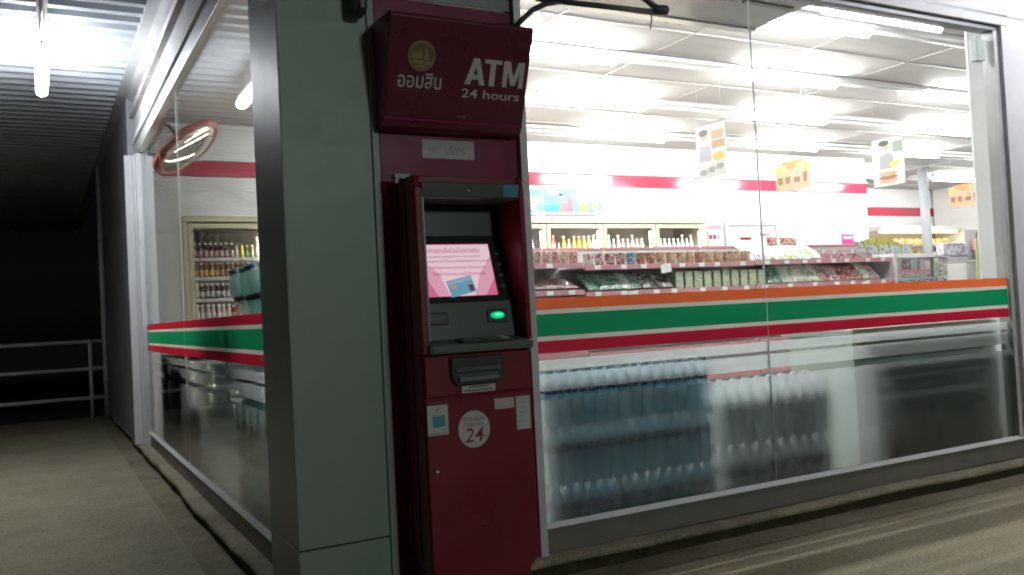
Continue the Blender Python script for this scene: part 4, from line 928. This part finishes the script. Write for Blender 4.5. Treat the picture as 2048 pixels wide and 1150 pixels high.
# ------------------------------------------------------------------ posters: flat prints on thin boards
def pm(nm, c): return mat('print_' + nm, tuple(v * .75 for v in c), .35, var=.08, scale=14)
PR = {k: pm(k, c) for k, c in dict(sky=(.16, .45, .62), sky2=(.36, .56, .72), sea=(.05, .40, .40), coral=(.62, .22, .20), skin=(.62, .45, .36), hair=(.04, .03, .03), cream=(.72, .64, .52),
      yellow=(.72, .60, .12), white=(.78, .78, .76), orange=(.70, .34, .10), peach=(.74, .50, .34), brown=(.36, .18, .10), grey=(.42, .42, .44), lilac=(.56, .52, .60), pink=(.62, .16, .26), bun=(.60, .40, .24), dgreen=(.3, .4, .3)).items()}
def wall_poster(x0, x1, z0, z1, label, full):
    f = FRONT(x0, YB - .002, z0); w, h = x1 - x0, z1 - z0
    t = thing('wall_poster', label, 'poster', (x0, YB, z0), 'posters over the cooler')
    q = lambda nm, mb, k: obj(nm, mb, PR[k], t)
    q('sheet', f.rect(MB(), 0, w, 0, h, 0, .003), 'sky'); q('sea', f.rect(MB(), 0, w * .5, h * .14, h * .38, .0035, .0004), 'sea')
    q('foot_band', f.rect(MB(), 0, w, 0, h * .07, .0035, .0004), 'pink'); q('foot_band', f.rect(MB(), 0, w, h * .07, h * .14, .0035, .0004), 'white')
    q('logo', f.rect(MB(), w - .10, w - .02, .01, .07, .0042, .0004), 'white')
    if full:
        q('cloud', f.disc(MB(), w * .15, h * .85, w * .11, h * .11, .0042, .0003), 'lilac')
        q('panel', f.rect(MB(), w * .55, w * .98, h * .52, h * .95, .0042, .0003), 'white')
        for k in range(4): q('print_line', f.rect(MB(), w * .58, w * (.90 - .03 * k), h * (.80 - .07 * k), h * (.82 - .07 * k), .0048, .0002), 'sky2')
        q('bowl', f.disc(MB(), w * .68, h * .33, w * .09, h * .15, .0042, .0003), 'yellow'); q('bowl', f.disc(MB(), w * .88, h * .36, w * .06, h * .10, .0042, .0003), 'yellow')
        q('garment', f.poly(MB(), [(w * .25, h * .15), (w * .45, h * .15), (w * .40, h * .48), (w * .30, h * .50)], .0042, .0003), 'coral')
        q('face', f.disc(MB(), w * .29, h * .68, w * .035, h * .08, .0048, .0002), 'skin'); q('hair', f.disc(MB(), w * .29, h * .77, w * .04, h * .06, .0052, .0002), 'hair')
        q('bottle_picture', f.poly(MB(), [(w * .38, h * .16), (w * .50, h * .16), (w * .48, h * .60), (w * .44, h * .84), (w * .42, h * .84), (w * .39, h * .60)], .0052, .0002), 'pink')
    else:
        for k in range(2): q('print_band', f.rect(MB(), w * .12, w * .9, h * (.62 - .17 * k), h * (.75 - .17 * k), .0042, .0003), 'peach')
        q('price_spot', f.disc(MB(), w * .5, h * .33, w * .22, h * .10, .0046, .0003), 'white')
        text('lettering', '10.-', f, w * .35, w * .62, h * .28, h * .38, PR['pink'], t, .006)
wall_poster(5.05, 5.345, 2.262, 2.585, 'blue price poster above the cooler, half hidden by the ATM', False)
wall_poster(5.36, 6.19, 2.262, 2.600, 'wide blue poster with an orange drink bottle above the cooler', True)
def hanging(name, label, x, y0, z0, w, h, kind):
    """board hung from the ceiling, its face to the left"""
    f = Frame((x, y0, z0), (0, -1, 0), (0, 0, 1)); t = thing(name, label, 'poster', (x, y0, z0), 'posters hung from the ceiling')
    q = lambda nm, mb, k: obj(nm, mb, PR[k], t)
    q('board', f.rect(MB(), 0, w, 0, h, -.004, .004), 'white' if kind < 2 else 'peach')
    for a in (.1, .9): obj('string', MB().tube([f.P(w * a, h), f.P(w * a, ZC - z0)], .0012, 5), M_['rail'], t)
    if kind == 0:
        q('top_bar', f.rect(MB(), -.01, w + .01, h, h + .012, -.008, .012), 'grey')
        q('face', f.disc(MB(), w * .27, h * .80, w * .13, h * .08, .0006, .0003), 'skin'); q('hair', f.disc(MB(), w * .26, h * .86, w * .16, h * .06, .001, .0003), 'hair')
        q('shirt', f.poly(MB(), [(w * .08, h * .32), (w * .5, h * .32), (w * .5, h * .55), (w * .40, h * .62), (w * .14, h * .62)], .0006, .0003), 'lilac')
        q('food_picture', f.rect(MB(), w * .53, w * .94, h * .70, h * .86, .0006, .0003), 'bun'); q('food_picture', f.rect(MB(), w * .53, w * .97, h * .53, h * .67, .0006, .0003), 'bun')
        q('price_spot', f.disc(MB(), w * .75, h * .37, w * .19, h * .08, .0012, .0003), 'yellow')
        q('plate', f.disc(MB(), w * .5, h * .20, w * .42, h * .09, .0006, .0003), 'white')
        for k in range(3): q('food_picture', f.disc(MB(), w * (.22 + .28 * k), h * (.12 + .03 * k), w * .13, h * .055, .0012, .0003), 'grey')
    elif kind == 1:
        q('face', f.disc(MB(), w * .42, h * .83, w * .11, h * .08, .0006, .0003), 'skin'); q('hair', f.disc(MB(), w * .38, h * .90, w * .17, h * .06, .001, .0003), 'hair')
        q('shirt', f.poly(MB(), [(w * .22, h * .36), (w * .70, h * .36), (w * .66, h * .62), (w * .50, h * .70), (w * .22, h * .62)], .0006, .0003), 'grey')
        q('side_panel', f.rect(MB(), w * .66, w * .97, h * .68, h * .90, .0004, .0003), 'dgreen'); q('price_spot', f.disc(MB(), w * .68, h * .44, w * .15, h * .06, .0012, .0003), 'yellow')
        for k, c in enumerate(('bun', 'brown', 'bun')): q('burger_picture', f.disc(MB(), w * .48, h * (.10 + .075 * k), w * .30, h * .05, .0012 + .0004 * k, .0003), c)
    else:
        q('tab', f.rect(MB(), w * .18, w * .80, h, h * 1.13, -.004, .004), 'orange')
        q('heading', f.disc(MB(), w * .48, h * .92, w * .17, h * .12, .0006, .0003), 'orange')
        for a, c in ((.12, 'yellow'), (.90, 'yellow')): q('price_spot', f.disc(MB(), w * a, h * .82, w * .08, h * .13, .0006, .0003), c)
        for a in (.14, .36): q('cup_picture', f.poly(MB(), [(w * (a - .06), h * .28), (w * (a + .06), h * .28), (w * (a + .085), h * .55), (w * (a - .085), h * .55)], .0006, .0003), 'brown')
        q('cup_picture', f.poly(MB(), [(w * .83, h * .26), (w * .91, h * .26), (w * .94, h * .62), (w * .80, h * .62)], .0006, .0003), 'brown')
        q('text_block', f.rect(MB(), w * .54, w * .72, h * .28, h * .48, .0006, .0003), 'brown'); q('text_block', f.rect(MB(), w * .60, w * .70, h * .55, h * .70, .0006, .0003), 'grey')
        q('divider', f.rect(MB(), w * .50, w * .506, h * .08, h * .75, .0006, .0003), 'cream')
hanging('hanging_poster', 'tall white poster with a dark haired person, hung left of the glass joint', 5.0, 5.80, 2.18, .36, .45, 0)
hanging('hanging_poster', 'peach coloured sign with cups, hung right of the glass joint', 6.3, 6.19, 2.15, .42, .25, 2)
hanging('hanging_poster', 'white poster with a person in grey and a burger, hung farther right', 7.6, 6.12, 2.22, .37, .48, 1)
hanging('hanging_poster', 'small peach sign hung beside the right window edge', 8.9, 6.20, 2.03, .36, .22, 2)

# ------------------------------------------------------------------ ceiling unit near the window
ac = thing('ceiling_air_unit', 'dark ceiling air unit with a pale front rim behind the glass', 'air conditioner', (3.3, 4.0, ZC))
obj('casing', MB().box(2.3, 4.18, 3.72, 4.20, 2.905, ZC - .004), M_['alu_dark'], ac, .01)
obj('rim', MB().prism([(4.201, 2.895), (4.285, 2.900), (4.285, 2.93), (4.201, 2.99)], 'x', 2.3, 4.18), M_['alu'], ac, .004)
for k in range(4): obj('louvre', MB().box(2.4 + k * .44, 2.78 + k * .44, 3.80, 3.84, 2.897, 2.9045), M_['dark'], ac)
for k in range(2): obj('clip', MB().box(3.5 + .1 * k, 3.53 + .1 * k, 4.286, 4.292, 2.90, 2.925), M_['dark'], ac)
sb = thing('sensor_box', 'small white box high on the right edge of the window', 'box', (5.24, YF + .05, 2.6))
obj('case', MB().box(5.19, 5.27, YF + .02, YF + .07, 2.56, 2.70), M_['ext_white'], sb, .004); obj('lug', MB().box(5.20, 5.225, YF + .03, YF + .06, 2.701, 2.715), M_['alu'], sb)

# ------------------------------------------------------------------ stacked water bottles behind the frosted film
M_['pet'] = pet_mat('pet', (.62, .84, .92)); M_['pet2'] = pet_mat('pet2', (.84, .91, .93))
def water(name, h, r_, body, cap, lab, z0, z1):
    prof = [(r_ * .82, 0), (r_, .008), (r_, h * .30), (r_ * .93, h * .36), (r_, h * .42), (r_, h * .70), (r_ * .80, h * .82), (r_ * .42, h * .92), (r_ * .40, h * .95)]
    capp = [(r_ * .46, h * .93), (r_ * .47, h * .935), (r_ * .47, h), (.001, h + .0005)]
    labp = [(r_ + .0008, h * z0), (r_ + .0014, h * z0 + .001), (r_ + .0014, h * z1), (r_ + .0008, h * z1 + .001)]
    return bottle_proto(name, prof, capp, labp, body, cap, lab)
wcap = mat('wcap', (.78, .79, .80), .4, var=.04); blab = print_mat('blab', [(.03, .07, .28), (.5, .56, .66), (.05, .10, .34)], 36); wlab = print_mat('wlab', [(.62, .68, .66), (.16, .24, .30), (.7, .74, .74)], 30)
w1 = water('water_bottle', .260, .0315, M_['pet'], wcap, blab, .56, .70); w2 = water('water_bottle', .320, .0405, M_['pet2'], wcap, wlab, .50, .66)
LAY = ['bottom', 'middle', 'top']; ROWN = ['front', 'second', 'third', 'last']
def stack(proto, x0, y0, n, rows_, layers, pitch, h, nm, group):
    for l_ in range(layers):
        for r_ in range(rows_):
            for i in range(n):
                place(proto, (x0 + i * pitch + random.uniform(-.003, .003), y0 + r_ * pitch + random.uniform(-.003, .003), KH + .012 + l_ * h), f'{ORD[i]} water bottle from left, {ROWN[r_]} row, {LAY[l_ + 3 - layers]} layer of the {nm} stack', 'bottle', group)
stack(w1, 2.02, 3.412, 14, 2, 3, .0665, .2625, 'small-bottle', 'water bottles stacked beside the ATM')
stack(w2, 3.005, 3.420, 9, 2, 2, .0865, .3225, 'large-bottle', 'water bottles stacked right of the glass joint')
pal = thing('pallet', 'low dark pallet under the water bottle stacks', 'pallet', (3.0, 3.7, KH))
obj('deck', MB().box(1.98, 3.76, 3.372, 3.57, KH + .004, KH + .0115), M_['dark_in'], pal); obj('runner', MB().box(2.0, 3.74, 3.48, 3.54, KH, KH + .0035), M_['dark_in'], pal)
# counter back and the dark box before it
cn = thing('sales_counter', 'grey green sales counter seen from behind through frosted glass', 'counter', (4.7, 3.6, KH))
M_['counter'] = mat('counter', (.64, .74, .67), .5, var=.05, scale=3)
obj('back_panel', MB().box(4.05, 5.36, 3.47, 3.95, KH, .90), M_['counter'], cn, .006); obj('worktop', MB().box(4.03, 5.37, 3.45, 4.0, .901, .95), M_['counter'], cn, .012)
for z in (.80, .86): obj('rib', MB().box(4.06, 5.35, 3.455, 3.469, z - .012, z + .012), M_['counter'], cn, .005)
bx_ = thing('dark_bin', 'small dark upright bin standing before the counter', 'bin', (4.2, 3.42, KH))
obj('body', MB().box(4.115, 4.265, 3.385, 3.445, KH, .385), M_['dark'], bx_, .006); obj('lid', MB().box(4.112, 4.268, 3.382, 3.448, .386, .402), M_['dark'], bx_, .004)

# ------------------------------------------------------------------ behind the side window
M_['jug'] = pet_mat('jug', (.30, .55, .52), .6); bcap = mat('bcap', (.05, .16, .42), .4); gcap = mat('gcap', (.04, .30, .12), .4)
jl = mat('jl', (.30, .45, .40), .4)
def jug(cap): return water('water_jug', .36, .075, M_['jug'], cap, jl, .45, .55)
jb, jg = jug(bcap), jug(gcap)
dr = thing('bottle_rack', 'dark wire rack of large bottles inside the side window', 'rack', (1.35, 5.3, KH))
for y0 in (4.75, 5.85): obj('upright', MB().tube([(1.06, y0, KH), (1.06, y0, 1.18)], .010, 6).tube([(1.50, y0, KH), (1.50, y0, 1.28)], .010, 6), M_['dark'], dr)
for z in (.45, .82, 1.16): obj('shelf', MB().box(1.06, 1.50, 4.75, 5.85, z - .012, z), M_['dark'], dr)
for i, (y0, x, c) in enumerate(((5.70, 1.16, jb), (5.48, 1.18, jg), (5.26, 1.17, jb), (5.04, 1.20, jb), (4.84, 1.18, jg))):
    place(c, (x + .07, y0, 1.175), f'{ORD[i]} large tilted bottle with {"blue" if c is jb else "green"} cap on the rack, counted from the far end', 'bottle', 'large bottles on the rack', (R(6), R(-24), 0))
for l_, z in enumerate((.46, .83)):
    for i in range(6): place(jb if i % 2 else jg, (1.20, 4.90 + i * .17, z), f'{ORD[i]} greenish large bottle from the pillar on the {"upper" if l_ else "lower"} rack shelf', 'bottle', 'large bottles on the rack', (0, 0, 0))
M_['crate'] = mat('crate', (.06, .065, .07), .6, var=.1); M_['boxgrey'] = mat('boxgrey', (.17, .19, .20), .7, var=.1)
def crate(nm, label, cat, x0, x1, y0, y1, z0, z1, m_, grp):
    t = thing(nm, label, cat, ((x0 + x1) / 2, (y0 + y1) / 2, z0), grp)
    obj('body', MB().box(x0, x1, y0, y1, z0, z1 - .03), M_[m_], t, .008); obj('rim', MB().box(x0 - .006, x1 + .006, y0 - .006, y1 + .006, z1 - .029, z1), M_[m_], t, .004)
    for k in range(2): obj('handle_slot', MB().box(x0 - .002, x0 - .0005, y0 + .12, y1 - .12, z0 + .1 + k * .06, z0 + .12 + k * .06), M_['dark'], t)
crate('storage_crate', 'dark crate at the far end of the side window, bottom of two', 'crate', 0.93, 1.40, 7.45, 8.15, KH, .48, 'crate', 'crates by the side window')
crate('storage_crate', 'dark crate at the far end of the side window, top of two', 'crate', 0.93, 1.40, 7.47, 8.12, .482, .93, 'crate', 'crates by the side window')
crate('storage_crate', 'grey box in the middle of the side window, bottom of two', 'crate', 0.94, 1.45, 6.70, 7.40, KH, .50, 'boxgrey', 'crates by the side window')
crate('storage_crate', 'grey box in the middle of the side window, top of two', 'crate', 0.95, 1.44, 6.75, 7.36, .502, .88, 'boxgrey', 'crates by the side window')
crate('storage_crate', 'low grey box next to the rack of large bottles', 'crate', 0.95, 1.45, 6.00, 6.62, KH, .62, 'boxgrey', 'crates by the side window')

for l_ in range(2):
    for r_ in range(2):
        for i in range(6):
            place(jb if (i + l_) % 2 else jg, (.975 + r_ * .16, 3.94 + i * .155, KH + .01 + l_ * .362), f'{ORD[i]} large water bottle from the pillar, {["outer", "inner"][r_]} row, {["bottom", "top"][l_]} layer of the floor stack', 'bottle', 'large water bottles stacked on the floor by the pillar', (0, 0, 0))
ft = thing('floor_tray', 'flat dark tray under the large water bottles by the pillar', 'tray', (1.06, 4.35, KH))
obj('base', MB().box(.90, 1.22, 3.86, 4.80, KH, KH + .0045), M_['dark_in'], ft); obj('mat', MB().box(.91, 1.21, 3.87, 4.79, KH + .005, KH + .0095), M_['crate'], ft)
